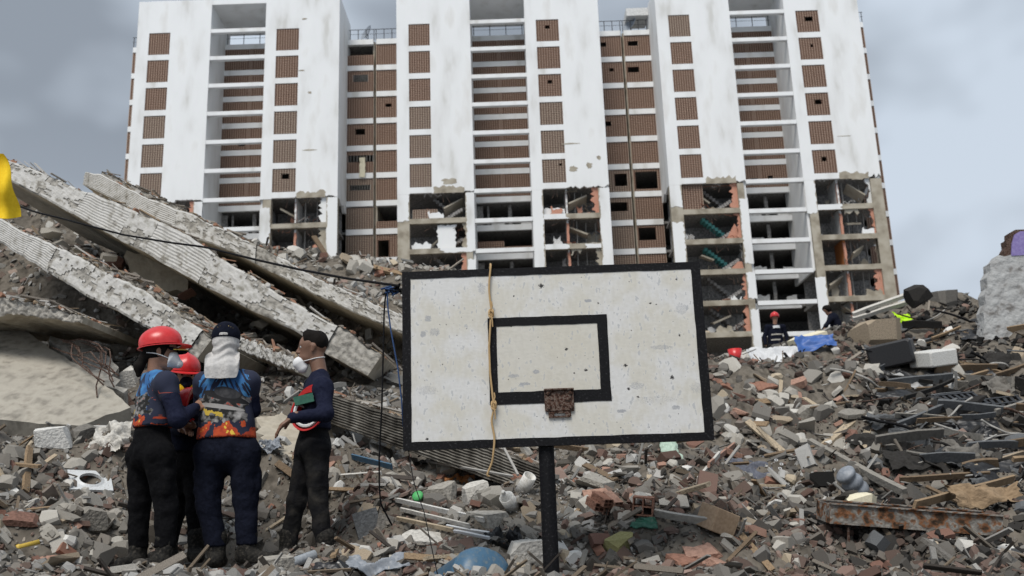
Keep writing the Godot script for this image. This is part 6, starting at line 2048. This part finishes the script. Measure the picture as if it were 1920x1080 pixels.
	for i in 4: bar("timber_plank", ["white plank on the slope left of the grey cloth", "brown plank beside the white plank", "grey plank low on the slope", "dark plank under the backboard's right"][i], "plank", [[1310, 920], [1330, 890], [1230, 985], [945, 835]][i], [[1350, 868], [1378, 848], [1330, 1003], [1105, 862]][i], .05, .02, [M.white_b, M.red_b, M.grey_c, M.wood_b][i], .05)
	# tangle of planks, bars and sheets at the right, each its own
	var r := RandomNumberGenerator.new(); r.seed = 123
	for i in 46:
		var px := r.randf_range(1640, 1920); var py := r.randf_range(600, 900)
		var k := r.randi_range(0, 5)
		var ang := r.randf_range(-.7, .5); var l := r.randf_range(60, 150)
		bar("charred_plank", plank_label(px, py, k), "plank", [px, py], [px + cos(ang) * l, py + sin(ang) * l * .6], r.randf_range(.03, .10) * (1.0 if py > 750 else 1.6), r.randf_range(.015, .04), [M.char, M.wood_b, M.grey_d, M.slate, M.grey_b, M.wood_a][k], r.randf_range(.02, .16), r.randf_range(-.02, .02)).set_meta("group", "charred planks at the right")
	for i in 24:
		var px := r.randf_range(1640, 1915); var py := r.randf_range(590, 930)
		var c := cloth("burnt_sheet", "burnt dark sheet crumpled in the right debris %s" % ("near the skyline" if py < 680 else ("beside the black crates" if py < 790 else "behind the rusty trough")), "sheet", px, py, r.randf_range(60, 130), r.randf_range(35, 70), r.randf_range(.05, .16), [M.char, M.slate, M.grey_d, M.black_plastic][r.randi_range(0, 3)], 60 + i, .6, 1.8)
		c.set_meta("group", "burnt sheets at the right")
	for i in 46:
		var px := r.randf_range(1600, 1915); var py := r.randf_range(575, 900)
		var p := G(px, py)
		var s := -p.z / F
		var ang := r.randf_range(-.6, .6); var l := r.randf_range(60, 190) * s
		var pts: Array = []
		for j in 6:
			var u := j / 5.0 - .5
			pts.append(p + Vector3(cos(ang) * l * u, sin(ang) * l * u * .8 + .05 + .05 * sin(u * 5 + i) * s * 100, r.randf_range(-.05, .1)))
		var st2 := S()
		st2.set_smooth_group(0)
		tube(st2, smooth(pts, pts[0]), r.randf_range(1.2, 3.2) * s, 6)
		var mk := r.randi_range(0, 3)
		tag(put("bent_bar", st2, [M.char, M.rubber, M.rust, M.pipe_grey][mk], self, pts[0]), "%s bent bar in the right tangle %s" % [["thick charred", "black", "rusty", "grey"][mk], "near the skyline" if py < 680 else ("beside the black crates" if py < 790 else "behind the rusty trough")], "bar", "bent bars in the right tangle")
	# timbers and pieces inside the gaps under the slabs
	for i in 34:
		var px := r.randf_range(60, 540); var py := 470 + (px - 120) * .45 + r.randf_range(-30, 40)
		var o := part("dim_chunk", shapes.block[r.randi_range(0, 9)], [M.grey_b, M.grey_d, M.red_c, M.grey_a][r.randi_range(0, 3)], self)
		var p := P(px, py, 12.1 + r.randf() * .9)
		var s := r.randf_range(.12, .4)
		o.transform = Transform3D(Basis.from_euler(Vector3(r.randf(), r.randf() * 6, r.randf())).scaled(Vector3(s, s * .7, s)), p)
		tag(o, "%s masonry lump wedged in the dark gap %s" % ["large" if s > .26 else "small", "under the longest slab's left half" if px < 280 else "under the longest slab's right half"], "masonry", "masonry wedged between the slabs")
# ---------------------------------------------------------------- sky
func sky_image() -> ImageTexture:
	var w := 1024; var h := 512
	var im := Image.create(w, h, false, Image.FORMAT_RGBF)
	var n := FastNoiseLite.new(); n.seed = 21; n.frequency = 1.1; n.fractal_octaves = 5; n.fractal_gain = 0.54
	for y in h:
		var el := (0.5 - (y + 0.5) / h) * PI
		for x in w:
			var az := (x + 0.5) / w * TAU
			var d := Vector3(-cos(el) * sin(az), maxf(sin(el), 0.0) * 1.5, cos(el) * cos(az))
			var a := n.get_noise_3dv(d * 1.6)
			var c := Color(.57, .645, .74).lerp(Color(.275, .315, .37), clampf(0.42 - a * 2.3, 0, 1))
			c = c.lerp(Color(.66, .73, .83), clampf(1.0 - sin(maxf(el, 0)) * 2.6, 0, 1) * 0.45)
			im.set_pixel(x, y, c)
	return ImageTexture.create_from_image(im)

func _ready() -> void:
	# camera, sky, sun, exposure
	rng.seed = 1
	nz.frequency = 0.01
	nz.fractal_octaves = 3
	var cam := Camera3D.new()
	cam.name = "camera"
	cam.fov = 33.398
	cam.near = 0.1
	cam.far = 4000
	cam.basis = CB
	var at := CameraAttributesPhysical.new()
	at.frustum_focal_length = 40.0
	at.frustum_focus_distance = 6.2
	at.frustum_near = 0.1
	at.frustum_far = 4000
	at.exposure_aperture = 4.2
	cam.attributes = at
	add_child(cam)
	cam.current = true
	var we := WorldEnvironment.new()
	var e := Environment.new()
	e.background_mode = Environment.BG_SKY
	var sk := Sky.new()
	var pm := PanoramaSkyMaterial.new()
	pm.panorama = sky_image()
	sk.sky_material = pm
	e.sky = sk
	e.background_energy_multiplier = 0.53
	e.tonemap_mode = Environment.TONE_MAPPER_LINEAR
	e.tonemap_exposure = 2.0
	e.sdfgi_enabled = true
	e.ssao_enabled = true
	e.ssil_enabled = true
	we.environment = e
	we.name = "world"
	add_child(we)
	var sun := DirectionalLight3D.new()
	sun.name = "sun"
	sun.light_energy = 0.5
	sun.light_angular_distance = 26.0
	sun.light_color = Color(1.0, 0.98, 0.95)
	sun.shadow_enabled = true
	sun.rotation_degrees = Vector3(-54, -20, 0)
	add_child(sun)
	materials()
	rubble_shapes()
	ground()
	print("ground ", Time.get_ticks_msec())
	towers()
	print("towers ", Time.get_ticks_msec())
	slabs()
	backboard()
	lines_and_flag()
	people()
	print("people ", Time.get_ticks_msec())
	finds()
	crumbs()
	rubble_pieces()
	print("pieces ", Time.get_ticks_msec())
	rubble_mass()
	print("done ", Time.get_ticks_msec())
